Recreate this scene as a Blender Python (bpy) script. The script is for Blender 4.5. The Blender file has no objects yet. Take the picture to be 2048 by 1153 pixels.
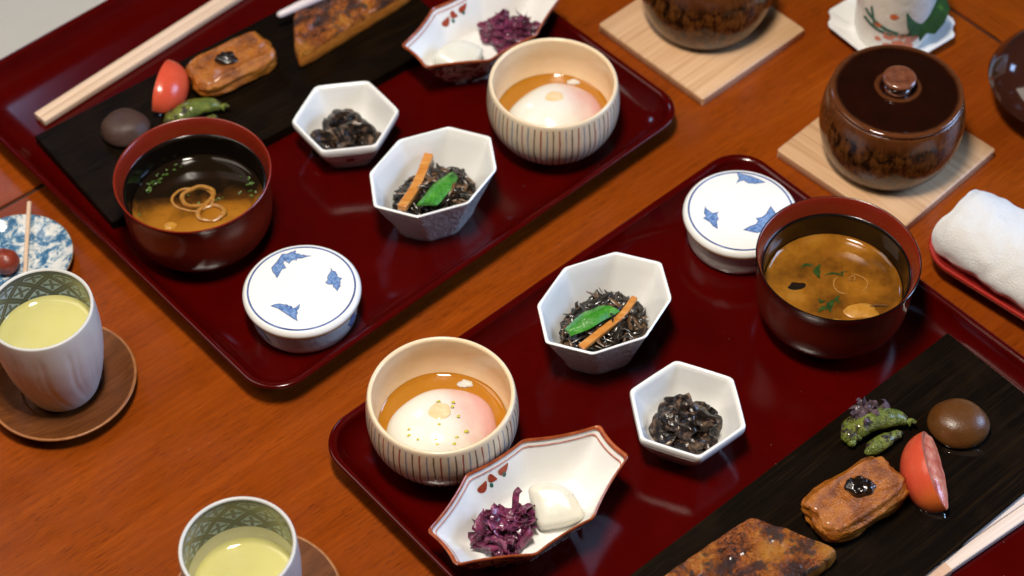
import bpy, bmesh, math, random
from mathutils import Vector, Matrix, noise
from math import sin, cos, pi, radians as R

S = 0.01            # everything below is written in centimetres
sc = bpy.context.scene
col = sc.collection

# ------------------------------------------------------------------ camera, world, lamps, exposure
cam = bpy.data.cameras.new("camera")
co = bpy.data.objects.new("camera", cam); col.objects.link(co); sc.camera = co
cam.sensor_width = 36.0
cam.lens = 3852.18 / 2048 * 36
cam.clip_start = 0.05; cam.clip_end = 50
pitch, roll = R(50.4613), R(-1.0587)
co.matrix_world = (Matrix.Translation((0, 0, 1.1017)) @ Matrix.Rotation(R(90) - pitch, 4, 'X') @ Matrix.Rotation(roll, 4, 'Z'))
cam.dof.use_dof = True
cam.dof.focus_distance = 1.30
cam.dof.aperture_fstop = 5.4
cam.dof.aperture_blades = 9

w = bpy.data.worlds.new("World"); sc.world = w; w.use_nodes = True
bg = w.node_tree.nodes["Background"]
bg.inputs[0].default_value = (1.0, 0.86, 0.72, 1); bg.inputs[1].default_value = 0.02

def area(name, loc, target, sx, sy, power, color, spread=180):
    l = bpy.data.lights.new(name, 'AREA'); l.shape = 'RECTANGLE'; l.size = sx; l.size_y = sy
    l.energy = power; l.color = color; l.spread = R(spread)
    o = bpy.data.objects.new(name, l); col.objects.link(o)
    o.location = loc
    o.rotation_euler = (Vector(target) - Vector(loc)).to_track_quat('-Z', 'Y').to_euler()
    return o
KEY = (1.0, 0.905, 0.78)
area("ceiling_lamp_tube", (-0.10, 0.56, 1.42), (0.14, 0.90, 0), 0.26, 0.05, 11.8, KEY)
area("ceiling_lamp_tube", (-0.10, 0.70, 1.42), (0.14, 0.90, 0), 0.26, 0.05, 11.8, KEY)
area("soft_left_fill", (-0.85, 0.98, 1.15), (-0.05, 0.90, 0), 0.70, 0.70, 5.0, KEY)  # broad warm fill for an unseen soft source at left, not a lantern
area("window_daylight", (1.75, 1.10, 0.72), (0.1, 0.92, 0.0), 0.8, 0.8, 28, (0.40, 0.62, 1.0))
area("window_daylight", (-1.05, 2.65, 1.35), (0.1, 0.95, 0.0), 0.34, 0.30, 4.0, (0.40, 0.60, 1.0))

sc.view_settings.view_transform = 'Standard'; sc.view_settings.look = 'None'
sc.view_settings.exposure = 0.0; sc.view_settings.gamma = 1.0
sc.view_settings.use_curve_mapping = False
sc.cycles.use_denoising = True
sc.cycles.max_bounces = 8
sc.cycles.caustics_reflective = False; sc.cycles.caustics_refractive = False
sc.cycles.sample_clamp_indirect = 4.0

# ------------------------------------------------------------------ node helpers
class G:
    def __init__(s, name):
        s.m = bpy.data.materials.new(name); s.m.use_nodes = True
        s.t = s.m.node_tree; s.t.nodes.clear()
        s.out = s.t.nodes.new('ShaderNodeOutputMaterial'); s._cm = None
    def set(s, sock, v):
        if hasattr(v, 'is_linked') or isinstance(v, bpy.types.NodeSocket): s.t.links.new(v, sock)
        else:
            if isinstance(v, (tuple, list)) and len(v) == 3 and sock.type == 'RGBA': v = (*v, 1)
            sock.default_value = v
    def n(s, typ, ins=None, **props):
        nd = s.t.nodes.new(typ)
        for k, v in props.items(): setattr(nd, k, v)
        for k, v in (ins or {}).items(): s.set(nd.inputs[k], v)
        return nd
    def cm(s):
        if s._cm is None:
            tc = s.n('ShaderNodeTexCoord')
            s._cm = s.n('ShaderNodeVectorMath', {0: tc.outputs['Object'], 3: 100.0}, operation='SCALE').outputs[0]
        return s._cm
    def sc(s, v, k): return s.n('ShaderNodeVectorMath', {0: v, 1: k}, operation='MULTIPLY').outputs[0]
    def add(s, v, k): return s.n('ShaderNodeVectorMath', {0: v, 1: k}, operation='ADD').outputs[0]
    def sep(s, v): return s.n('ShaderNodeSeparateXYZ', {0: v}).outputs
    def ma(s, op, a, b=0.0, c=0.0): return s.n('ShaderNodeMath', {0: a, 1: b, 2: c}, operation=op).outputs[0]
    def no(s, v, scale, det=3.0, rough=0.55, dist=0.0):
        return s.n('ShaderNodeTexNoise', {'Vector': v, 'Scale': scale, 'Detail': det, 'Roughness': rough, 'Distortion': dist}).outputs[0]
    def vor(s, v, scale, feat='F1'):
        return s.n('ShaderNodeTexVoronoi', {'Vector': v, 'Scale': scale}, feature=feat).outputs[0]
    def ramp(s, f, stops, interp='LINEAR'):
        nd = s.n('ShaderNodeValToRGB', {0: f}); e = nd.color_ramp.elements; nd.color_ramp.interpolation = interp
        while len(e) < len(stops): e.new(0.5)
        for k, (p, c) in enumerate(stops):
            e[k].position = p
            c = (c, c, c) if not isinstance(c, (tuple, list)) else c
            e[k].color = (*c, 1)
        return nd.outputs[0]
    def mix(s, f, a, b):
        nd = s.n('ShaderNodeMix', data_type='RGBA')
        s.set(nd.inputs[0], f); s.set(nd.inputs[6], a); s.set(nd.inputs[7], b)
        return nd.outputs[2]
    def step(s, v, lo, hi): return s.n('ShaderNodeMapRange', {0: v, 1: lo, 2: hi, 3: 0.0, 4: 1.0}, interpolation_type='SMOOTHSTEP').outputs[0]
    def bump(s, h, strength=0.3, dist=0.001): return s.n('ShaderNodeBump', {'Strength': strength, 'Distance': dist, 'Height': h}).outputs[0]
    def pbr(s, base, rough=0.4, **kw):
        ins = {'Base Color': base, 'Roughness': rough}
        names = dict(spec='Specular IOR Level', coat='Coat Weight', coatr='Coat Roughness', sss='Subsurface Weight', sheen='Sheen Weight', normal='Normal', trans='Transmission Weight', ior='IOR', metal='Metallic')
        for k, v in kw.items():
            if k in names: ins[names[k]] = v
        nd = s.n('ShaderNodeBsdfPrincipled', ins)
        if 'sss' in kw:
            nd.inputs['Subsurface Scale'].default_value = kw.get('sssd', 0.002)
            nd.inputs['Subsurface Radius'].default_value = kw.get('sssr', (1, .5, .3))
        s.t.links.new(nd.outputs[0], s.out.inputs[0])
        return s.m

MATS = {}
def mat(name):
    def deco(fn):
        g = G(name); MATS[name] = fn(g); return fn
    return deco

@mat('table_wood')
def _(g):
    c = g.cm()
    wv = g.add(g.sc(c, (0.025, 0.33, 0.3)), (0, 0, 0))
    big = g.no(wv, 1.0, 4, .6, .6)
    fine = g.no(g.sc(c, (0.18, 3.2, 1)), 1.0, 5, .65, .3)
    pore = g.no(g.sc(c, (0.75, 11.0, 1)), 1.0, 4, .7)
    mott = g.no(c, .22, 3, .6)
    f = g.ma('ADD', g.ma('MULTIPLY', big, .55), g.ma('MULTIPLY', fine, .45))
    base = g.ramp(f, [(.28, (.140, .0235, .0015)), (.5, (.232, .0430, .0026)), (.72, (.32, .067, .005))])
    dark = g.step(pore, .52, .64)
    dark = g.ma('MULTIPLY', dark, g.ramp(g.no(g.sc(c, (.10, .22, 1)), 1.0, 3), [(.36, .15), (.62, 1.0)]))
    base = g.mix(g.ma('MULTIPLY', dark, .7), base, (.05, .010, .002))
    base = g.mix(g.ma('MULTIPLY', g.step(mott, .4, .7), .25), base, (.24, .046, .008))
    h = g.ma('SUBTRACT', fine, g.ma('MULTIPLY', dark, .6))
    return g.pbr(base, g.ramp(mott, [(.3, .20), (.7, .28)]), spec=.25, normal=g.bump(h, .06, .0004))

@mat('dark_gap')
def _(g): return g.pbr(g.ramp(g.no(g.cm(), 2), [(.3, (.012, .006, .003)), (.7, (.022, .01, .004))]), .7)

@mat('floor_mat')
def _(g):
    c = g.cm(); s = g.sep(c)
    wv = g.ma('SINE', g.ma('MULTIPLY', s[1], 14.0))
    n = g.no(g.sc(c, (.3, 3, 1)), 1.0, 4)
    base = g.ramp(n, [(.3, (.80, .78, .72)), (.7, (.86, .84, .78))])
    return g.pbr(base, .8, normal=g.bump(wv, .25, .001))

def lacquer(g, a, b, rough, coat=.5, spec=.5):
    c = g.cm(); n = g.no(c, .35, 4, .6); d = g.no(g.sc(c, (1, 1, 1)), 9, 2)
    sm = g.no(g.sc(c, (.4, 2.2, .4)), .8, 5, .7)
    spk = g.ma('MULTIPLY', g.step(g.vor(c, 1.3), .055, .03), g.step(g.no(c, .8, 1), .55, .6))
    return g.pbr(g.mix(g.ma('MULTIPLY', spk, .22), g.mix(n, a, b), (.5, .42, .36)), g.ramp(sm, [(.3, rough), (.75, rough + .035)]), spec=spec, coat=coat, coatr=.06, normal=g.bump(d, .02, .0003))
@mat('red_lacquer')
def _(g): return lacquer(g, (.038, .0004, .0002), (.070, .0008, .0003), .13, .0, .32)
@mat('bright_red_lacquer')
def _(g): return lacquer(g, (.33, .018, .014), (.42, .03, .02), .25, .3)
@mat('bowl_lacquer')
def _(g): return lacquer(g, (.090, .0070, .002), (.12, .010, .003), .22, .1)
@mat('bowl_band')
def _(g): return lacquer(g, (.16, .012, .004), (.20, .017, .006), .25, .15)
@mat('black_lacquer')
def _(g): return lacquer(g, (.0035, .0022, .0018), (.006, .004, .003), .14, .2)
@mat('lid_lacquer')
def _(g): return lacquer(g, (.028, .009, .006), (.045, .013, .008), .09, .7)

@mat('slab_wood')
def _(g):
    c = g.cm()
    gr = g.no(g.sc(c, (.12, 3.4, 2)), 1.0, 5, .7, .5)
    b = g.no(c, .35, 3)
    base = g.ramp(gr, [(.3, (.0022, .0011, .0004)), (.55, (.0055, .0028, .0010)), (.75, (.018, .0092, .0030))])
    base = g.mix(g.ma('MULTIPLY', g.step(b, .45, .75), .5), base, (.013, .0065, .0022))
    return g.pbr(base, .42, spec=.06, normal=g.bump(gr, .5, .0012))

@mat('pale_wood')
def _(g):
    c = g.cm()
    gr = g.no(g.sc(c, (.06, 2.6, 1)), 1.0, 4, .6, .2); fi = g.no(g.sc(c, (.4, 14, 3)), 1.0, 3)
    base = g.ramp(gr, [(.3, (.50, .285, .145)), (.5, (.61, .375, .205)), (.7, (.68, .44, .26))])
    base = g.mix(g.ma('MULTIPLY', g.step(fi, .5, .75), .3), base, (.42, .22, .10))
    return g.pbr(base, .42, spec=.4, normal=g.bump(fi, .15, .0004))

@mat('saucer_wood')
def _(g):
    c = g.cm(); s = g.sep(c)
    r = g.ma('SQRT', g.ma('ADD', g.ma('MULTIPLY', s[0], s[0]), g.ma('MULTIPLY', s[1], s[1])))
    ring = g.ma('SINE', g.ma('MULTIPLY', r, 62.0)); gr = g.no(g.sc(c, (.3, 3, 1)), 1.0, 4, .65)
    base = g.ramp(gr, [(.3, (.085, .026, .007)), (.7, (.16, .052, .014))])
    return g.pbr(base, .34, spec=.2, normal=g.bump(ring, .16, .0004))
@mat('saucer_edge')
def _(g): return g.pbr(g.ramp(g.no(g.cm(), 1.5, 4), [(.3, (.22, .075, .02)), (.7, (.36, .14, .04))]), .35)

@mat('porcelain')
def _(g):
    c = g.cm(); n = g.no(c, .6, 3); sp = g.no(c, 7, 1)
    base = g.mix(n, (.80, .80, .785), (.845, .84, .82))
    base = g.mix(g.ma('MULTIPLY', g.step(sp, .76, .80), .25), base, (.4, .35, .28))
    return g.pbr(base, .13, spec=.5, coat=.3, coatr=.05, normal=g.bump(n, .08, .002))
@mat('porcelain_grey')
def _(g):
    c = g.cm(); n = g.no(c, .9, 4); cr = g.no(c, 5, 2)
    base = g.mix(n, (.66, .63, .57), (.76, .735, .68))
    return g.pbr(base, g.ramp(cr, [(.3, .12), (.7, .2)]), spec=.5, coat=.3, coatr=.06, normal=g.bump(g.no(c, 1.3, 2), .25, .003))
@mat('carved_porcelain')
def _(g):
    c = g.cm(); n = g.no(c, .9, 4); v = g.no(c, 1.25, 3, .6, 1.8)
    return g.pbr(g.mix(n, (.68, .65, .60), (.77, .75, .70)), .14, spec=.5, coat=.4, coatr=.06, normal=g.bump(v, .75, .004))
@mat('unglazed_edge')
def _(g): return g.pbr(g.ramp(g.no(g.cm(), 3), [(.3, (.52, .26, .11)), (.7, (.70, .48, .28))]), .5)
@mat('blue_ink')
def _(g):
    return g.pbr(g.ramp(g.no(g.cm(), 5, 4), [(.3, (.018, .045, .16)), (.7, (.04, .085, .27))]), .14, coat=.3)
@mat('pale_blue_ink')
def _(g):
    v = g.no(g.cm(), 3.2, 5, .7, 1.0)
    return g.pbr(g.ramp(v, [(.36, (.03, .075, .24)), (.46, (.12, .22, .46)), (.62, (.24, .36, .60))]), .14, coat=.3)
@mat('ring_ink')
def _(g): return g.pbr(g.ramp(g.no(g.cm(), .7, 2), [(.3, (.03, .06, .20)), (.7, (.15, .22, .45))]), .14, coat=.3)

@mat('cream_glaze')
def _(g):
    c = g.cm(); n = g.no(c, .7, 4)
    return g.pbr(g.mix(n, (.76, .58, .36), (.84, .68, .46)), .22, spec=.45, coat=.2, normal=g.bump(g.no(c, 2.5, 3), .12, .0015), sss=.05)
@mat('striped_glaze')
def _(g):
    c = g.cm(); s = g.sep(c); n = g.no(c, .7, 4)
    base = g.mix(n, (.66, .53, .37), (.76, .63, .46))
    th = g.ma('ARCTAN2', s[1], s[0])
    wob = g.ma('MULTIPLY', g.ma('SUBTRACT', g.no(g.sc(c, (.9, .9, .35)), 1.0, 2), .5), .55)
    a = g.ma('ADD', g.ma('MULTIPLY', th, 66 / (2 * pi)), g.ma('ADD', wob, 100.0))
    fr = g.ma('ABSOLUTE', g.ma('SUBTRACT', g.ma('FRACT', a), .5)); ix = g.ma('MODULO', g.ma('FLOOR', a), 3.0)
    colr = g.ramp(g.ma('DIVIDE', ix, 3.0), [(0, (.30, .030, .016)), (.2, (.17, .22, .30)), (.5, (.085, .05, .03))], 'CONSTANT')
    ink = g.no(g.sc(c, (3, 3, 1.2)), 1.0, 3)
    wd = g.ma('ADD', .05, g.ma('MULTIPLY', ink, .12))
    m = g.ma('SUBTRACT', 1.0, g.step(g.ma('SUBTRACT', fr, wd), -.03, .04))
    top = g.step(s[2], 5.72, 5.60); bot = g.step(s[2], .25, .6)
    m = g.ma('MULTIPLY', g.ma('MULTIPLY', m, top), g.ma('MULTIPLY', bot, .88))
    return g.pbr(g.mix(m, base, colr), .25, spec=.45, coat=.25, coatr=.08, normal=g.bump(g.no(c, 2.5, 3), .1, .0015))

@mat('cup_lattice')
def _(g):
    c = g.cm(); s = g.sep(c)
    th = g.ma('ADD', g.ma('DIVIDE', g.ma('ARCTAN2', s[1], s[0]), 2 * pi), 1.0)
    wz = g.ma('MULTIPLY', g.ma('SUBTRACT', g.no(c, 1.2, 2), .5), .10)
    a = g.ma('ADD', g.ma('ADD', g.ma('MULTIPLY', th, 10.0), g.ma('MULTIPLY', s[2], .50)), wz)
    b = g.ma('ADD', g.ma('SUBTRACT', g.ma('MULTIPLY', th, 10.0), g.ma('MULTIPLY', s[2], .50)), g.ma('ADD', wz, 20.0))
    def dl(v):
        d = g.ma('ABSOLUTE', g.ma('SUBTRACT', g.ma('ABSOLUTE', g.ma('SUBTRACT', g.ma('FRACT', v), .5)), .075))
        return g.step(d, .105, .055)
    pa = g.ma('SUBTRACT', g.ma('FRACT', g.ma('ADD', a, .5)), .5); pb = g.ma('SUBTRACT', g.ma('FRACT', g.ma('ADD', b, .5)), .5)
    su = g.ma('ABSOLUTE', g.ma('ADD', pa, pb)); di = g.ma('ABSOLUTE', g.ma('SUBTRACT', pa, pb))
    st = g.ma('MAXIMUM', g.ma('MULTIPLY', g.step(su, .15, .09), g.step(di, .62, .5)), g.ma('MULTIPLY', g.step(di, .15, .09), g.step(su, .62, .5)))
    m = g.ma('MAXIMUM', g.ma('MAXIMUM', dl(a), dl(b)), g.ma('MULTIPLY', st, .9))
    edge = g.ma('MAXIMUM', g.step(s[2], 8.16, 8.22), g.step(s[2], 5.50, 5.44))
    m = g.ma('MAXIMUM', m, edge)
    wash = g.ma('MULTIPLY', g.no(c, .8, 2), .30)
    m = g.ma('MAXIMUM', g.ma('MULTIPLY', m, .93), wash)
    return g.pbr(g.mix(m, (.34, .48, .72), (.002, .010, .026)), .15, coat=.3)
@mat('cup_inside')
def _(g): return g.pbr(g.mix(g.no(g.cm(), .8), (.62, .61, .50), (.68, .66, .56)), .15, coat=.3)
@mat('cup_glaze')
def _(g):
    c = g.cm(); n = g.no(c, .5, 3)
    return g.pbr(g.mix(n, (.54, .53, .505), (.61, .60, .575)), .36, spec=.3, coat=.08, coatr=.15, normal=g.bump(g.no(c, 6, 2), .05, .0006))
@mat('green_tea')
def _(g):
    c = g.cm(); n = g.no(c, .5, 3)
    return g.pbr(g.mix(n, (.58, .55, .19), (.66, .63, .29)), .04, spec=.5, sss=.3, sssd=.006, sssr=(1, .8, .2))

@mat('blue_swirl')
def _(g):
    c = g.cm(); n = g.no(c, .52, 3, .6, 1.6); f = g.no(g.sc(c, (1, 1, 1)), 1.4, 3, .6, 2.5)
    v = g.ma('ADD', g.ma('MULTIPLY', n, .65), g.ma('MULTIPLY', f, .35))
    return g.pbr(g.ramp(v, [(.40, (.035, .12, .25)), (.47, (.09, .22, .38)), (.50, (.42, .50, .56)), (.56, (.72, .73, .72))]), .1, coat=.4, coatr=.04)
@mat('gold_edge')
def _(g): return g.pbr(g.ramp(g.no(g.cm(), 2), [(.3, (.13, .065, .018)), (.7, (.24, .13, .04))]), .3)

@mat('orange_rim')
def _(g):
    c = g.cm(); n = g.no(c, 1.8, 4)
    return g.pbr(g.ramp(n, [(.3, (.24, .045, .014)), (.6, (.40, .085, .022)), (.8, (.46, .15, .06))]), .25, coat=.3)
@mat('painted_outside')
def _(g):
    c = g.cm(); n = g.no(c, .75, 3, .6, 1.4); m = g.no(g.add(c, (40, 7, 3)), .9, 3, .6, 1.2); k = g.no(g.add(c, (3, 70, 9)), 1.6, 3, .6, 1.0)
    b = g.mix(g.step(n, .50, .54), (.60, .56, .48), (.16, .020, .012))
    b = g.mix(g.step(m, .56, .60), b, (.05, .075, .065)); b = g.mix(g.step(k, .60, .64), b, (.035, .022, .02))
    return g.pbr(b, .2, coat=.3)
@mat('red_paint')
def _(g): return g.pbr(g.ramp(g.no(g.cm(), 6), [(.3, (.26, .03, .015)), (.7, (.42, .07, .03))]), .2, coat=.3)
@mat('flower_paint')
def _(g): return g.pbr(g.ramp(g.no(g.cm(), 2.2, 4), [(.3, (.50, .075, .012)), (.6, (.62, .14, .03)), (.75, (.70, .40, .25))]), .2, coat=.3)
@mat('green_paint')
def _(g): return g.pbr(g.ramp(g.no(g.cm(), 6), [(.3, (.015, .10, .075)), (.7, (.04, .16, .12))]), .2, coat=.3)
@mat('thin_red_line')
def _(g): return g.pbr(g.ramp(g.no(g.cm(), 3), [(.3, (.42, .10, .07)), (.7, (.6, .27, .2))]), .2, coat=.3)

@mat('brown_glaze')
def _(g):
    c = g.cm(); n = g.no(c, .5, 4); q = g.sep(c); f = g.no(c, 2.2, 3)
    r = g.ma('SQRT', g.ma('ADD', g.ma('MULTIPLY', q[0], q[0]), g.ma('MULTIPLY', q[1], q[1])))
    r = g.ma('ADD', r, g.ma('MULTIPLY', g.ma('SUBTRACT', n, .5), .35))
    thin = g.ma('MAXIMUM', g.step(r, 4.35, 4.85), g.ma('MULTIPLY', g.step(g.ma('ABSOLUTE', g.ma('SUBTRACT', r, 1.55)), .28, .05), .8))
    b = g.mix(n, (.006, .0011, .0004), (.019, .0034, .0009))
    b = g.mix(g.ma('MULTIPLY', thin, .8), b, g.mix(f, (.10, .028, .008), (.16, .05, .016)))
    return g.pbr(b, .07, spec=.55, coat=.5, coatr=.04, normal=g.bump(g.no(c, 1.1, 2), .10, .003))
@mat('knob_glaze')
def _(g): return g.pbr(g.ramp(g.no(g.cm(), 1.2, 4), [(.3, (.09, .025, .012)), (.7, (.22, .075, .035))]), .22, coat=.5)
@mat('mottled_glaze')
def _(g):
    c = g.cm(); s = g.sep(c)
    n = g.no(c, .9, 5, .7, .4); m = g.no(g.sc(c, (1, 1, .35)), 2.6, 4, .7)
    b = g.ramp(g.ma('ADD', g.ma('MULTIPLY', n, .5), g.ma('MULTIPLY', m, .5)), [(.38, (.007, .0028, .0013)), (.46, (.024, .008, .0025)), (.53, (.095, .030, .006)), (.66, (.19, .068, .014))])
    top = g.step(s[2], 5.2, 6.0); bot = g.step(s[2], 1.25, .55)
    b = g.mix(g.ma('MULTIPLY', top, .75), b, (.10, .028, .007)); b = g.mix(g.ma('MULTIPLY', bot, .75), b, (.065, .036, .013))
    return g.pbr(b, g.ramp(m, [(.3, .12), (.7, .26)]), spec=.35, coat=.15, coatr=.06, normal=g.bump(m, .25, .0012))

@mat('miso_broth')
def _(g):
    c = g.cm(); n = g.no(c, .34, 2, .5, .0); f = g.no(c, 2.5, 4, .6)
    v = g.ma('ADD', g.ma('MULTIPLY', n, .8), g.ma('MULTIPLY', f, .2))
    return g.pbr(g.ramp(v, [(.34, (.115, .042, .005)), (.47, (.22, .082, .008)), (.57, (.30, .118, .011)), (.70, (.38, .17, .026))]), .06, spec=.5, sss=.15, sssd=.004)
@mat('miso_broth_settled')
def _(g):
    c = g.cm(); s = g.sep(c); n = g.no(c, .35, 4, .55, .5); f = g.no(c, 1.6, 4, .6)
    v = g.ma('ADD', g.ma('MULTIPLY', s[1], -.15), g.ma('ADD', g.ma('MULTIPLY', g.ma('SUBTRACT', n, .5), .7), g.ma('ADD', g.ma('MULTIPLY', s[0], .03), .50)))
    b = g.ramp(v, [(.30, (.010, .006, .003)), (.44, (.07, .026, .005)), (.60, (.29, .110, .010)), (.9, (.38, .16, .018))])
    return g.pbr(g.mix(g.ma('MULTIPLY', g.step(f, .5, .7), .3), b, g.mix(.5, b, (.02, .008, .002))), .06, spec=.35)
@mat('scallion')
def _(g): return g.pbr(g.ramp(g.no(g.cm(), 4), [(.3, (.30, .125, .018)), (.7, (.44, .22, .05))]), .25, sss=.2)
@mat('green_leaf')
def _(g): return g.pbr(g.ramp(g.no(g.cm(), 3, 3), [(.3, (.015, .055, .008)), (.7, (.10, .19, .025))]), .35)
@mat('dark_leaf')
def _(g): return g.pbr(g.ramp(g.no(g.cm(), 1.1, 3), [(.3, (.008, .035, .008)), (.62, (.02, .07, .014)), (.75, (.12, .30, .03))]), .45)
@mat('tofu_white')
def _(g): return g.pbr(g.ramp(g.no(g.cm(), 2), [(.3, (.42, .185, .018)), (.7, (.54, .27, .045))]), .3, sss=.2)
@mat('wakame')
def _(g): return g.pbr(g.ramp(g.no(g.cm(), 2), [(.3, (.012, .035, .01)), (.7, (.04, .075, .012))]), .25)

@mat('amber_broth')
def _(g):
    c = g.cm(); n = g.no(c, .5, 3)
    return g.pbr(g.mix(n, (.36, .140, .010), (.46, .195, .020)), .05, spec=.5, sss=.3, sssd=.006)
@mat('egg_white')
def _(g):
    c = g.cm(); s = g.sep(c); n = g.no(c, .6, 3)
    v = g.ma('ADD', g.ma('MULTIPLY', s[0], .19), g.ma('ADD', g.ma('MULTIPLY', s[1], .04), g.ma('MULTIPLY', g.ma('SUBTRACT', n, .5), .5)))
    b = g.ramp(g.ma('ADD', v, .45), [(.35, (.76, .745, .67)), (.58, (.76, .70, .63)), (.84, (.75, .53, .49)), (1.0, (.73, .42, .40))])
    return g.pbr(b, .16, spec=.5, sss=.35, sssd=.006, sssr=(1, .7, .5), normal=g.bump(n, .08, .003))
@mat('egg_yolk')
def _(g): return g.pbr(g.ramp(g.no(g.cm(), 2), [(.3, (.74, .52, .27)), (.7, (.82, .63, .40))]), .14, sss=.3)
@mat('citrus_zest')
def _(g): return g.pbr(g.ramp(g.no(g.cm(), 9), [(.3, (.42, .40, .02)), (.7, (.62, .56, .03))]), .4)

@mat('bean_skin')
def _(g):
    c = g.cm(); n = g.no(c, 1.5, 4, .6, .6)
    return g.pbr(g.ramp(n, [(.40, (.006, .0045, .004)), (.52, (.022, .013, .009)), (.61, (.11, .066, .042)), (.74, (.24, .155, .10))]), .20, spec=.3, coat=.15, coatr=.08, normal=g.bump(g.no(c, 4.5, 3), .35, .0015))
@mat('hijiki_dark')
def _(g): return g.pbr(g.ramp(g.no(g.cm(), 2.5, 3), [(.3, (.006, .005, .0035)), (.7, (.022, .0145, .008))]), .24, coat=.3)
@mat('hijiki_brown')
def _(g): return g.pbr(g.ramp(g.no(g.cm(), 2, 3), [(.3, (.05, .024, .010)), (.7, (.17, .085, .035))]), .32)
@mat('carrot')
def _(g): return g.pbr(g.ramp(g.no(g.sc(g.cm(), (.4, 3, 3)), 1.0, 3), [(.3, (.40, .135, .018)), (.5, (.52, .20, .035)), (.72, (.62, .31, .09))]), .28, sss=.2, coat=.2, normal=g.bump(g.no(g.sc(g.cm(), (1, 4, 4)), 1.0, 3), .3, .001))
@mat('pea_pod')
def _(g):
    c = g.cm(); n = g.no(c, 1.2, 3); f = g.no(c, 4.5, 4, .7); p = g.vor(c, 1.1)
    b = g.ramp(g.ma('ADD', g.ma('MULTIPLY', n, .6), g.ma('MULTIPLY', f, .4)), [(.36, (.022, .155, .008)), (.5, (.045, .235, .018)), (.66, (.105, .34, .05))])
    return g.pbr(b, g.ramp(f, [(.3, .2), (.7, .36)]), coat=.25, coatr=.12, sss=.1, normal=g.bump(g.ma('ADD', f, g.ma('MULTIPLY', p, -1.2)), .35, .0015))
@mat('purple_pickle')
def _(g):
    c = g.cm(); n = g.no(c, 1.3, 4, .65, .4)
    return g.pbr(g.ramp(n, [(.34, (.045, .009, .022)), (.5, (.13, .022, .062)), (.63, (.25, .045, .115)), (.78, (.20, .085, .075))]), .24, spec=.5, coat=.25, sss=.1, normal=g.bump(g.no(c, 3.5, 3), .5, .0015))
@mat('radish')
def _(g):
    c = g.cm()
    return g.pbr(g.mix(g.no(c, .8, 3), (.66, .645, .555), (.74, .73, .65)), .25, sss=.5, sssd=.008, sssr=(1, .9, .6), normal=g.bump(g.no(c, 2), .1, .001))

@mat('tomato_skin')
def _(g):
    c = g.cm(); s = g.sep(c); n = g.no(c, .5, 3)
    b = g.mix(n, (.56, .060, .030), (.66, .105, .045))
    b = g.mix(g.ma('MULTIPLY', g.step(s[1], -1.6, -2.9), .55), b, (.72, .20, .02))
    return g.pbr(b, g.ramp(g.no(c, 1.5, 3), [(.3, .18), (.7, .32)]), spec=.45, coat=.12, coatr=.12, sss=.2, normal=g.bump(g.no(c, 1.2, 3), .12, .002))
@mat('tomato_flesh')
def _(g):
    c = g.cm(); n = g.no(c, 1.1, 4, .6, .5)
    return g.pbr(g.ramp(n, [(.35, (.46, .075, .04)), (.55, (.60, .19, .12)), (.7, (.68, .32, .20))]), .22, sss=.25, coat=.2, normal=g.bump(n, .5, .002))
@mat('fried_tofu')
def _(g):
    c = g.cm(); n = g.no(c, .55, 4, .6, .4); f = g.no(c, 3.2, 4, .7)
    b = g.ramp(n, [(.33, (.17, .042, .005)), (.5, (.36, .105, .008)), (.68, (.50, .17, .014))])
    b = g.mix(g.ma('MULTIPLY', g.step(f, .55, .75), .3), b, (.52, .21, .05))
    return g.pbr(b, g.ramp(f, [(.3, .20), (.7, .38)]), spec=.5, coat=.45, coatr=.14, sss=.12, normal=g.bump(g.ma('ADD', f, g.no(c, 1.4, 3)), .7, .003))
@mat('bean_paste')
def _(g): return g.pbr(g.ramp(g.no(g.cm(), 2), [(.3, (.004, .0025, .002)), (.7, (.018, .009, .006))]), .12, coat=.6, normal=g.bump(g.no(g.cm(), 4), .3, .002))
@mat('shishito')
def _(g):
    c = g.cm(); n = g.no(c, 1.0, 4, .6, .3); f = g.no(c, 4.5, 4, .7)
    b = g.ramp(n, [(.3, (.06, .085, .006)), (.5, (.14, .175, .014)), (.7, (.30, .31, .05))])
    b = g.mix(g.step(g.no(c, 1.1, 4, .65), .49, .60), b, (.022, .013, .007))
    return g.pbr(b, g.ramp(f, [(.3, .18), (.7, .42)]), coat=.4, coatr=.1, normal=g.bump(g.ma('ADD', f, g.no(c, 1.6, 2)), .8, .003))
@mat('bonito')
def _(g): return g.pbr(g.ramp(g.no(g.cm(), 2.5, 3), [(.3, (.045, .026, .032)), (.7, (.17, .12, .15))]), .25, coat=.3)
@mat('konjac')
def _(g):
    c = g.cm(); n = g.no(c, .7, 4)
    return g.pbr(g.mix(n, (.080, .027, .005), (.13, .048, .010)), .34, spec=.45, coat=.15, coatr=.25, sss=.15, normal=g.bump(g.no(c, 4.5, 3, .7), .3, .0012))
@mat('dull_konjac')
def _(g):
    c = g.cm(); n = g.no(c, .8, 4)
    return g.pbr(g.mix(n, (.040, .019, .014), (.085, .046, .034)), .45, spec=.35, normal=g.bump(g.no(c, 3.5, 3, .7), .4, .0016))
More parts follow.
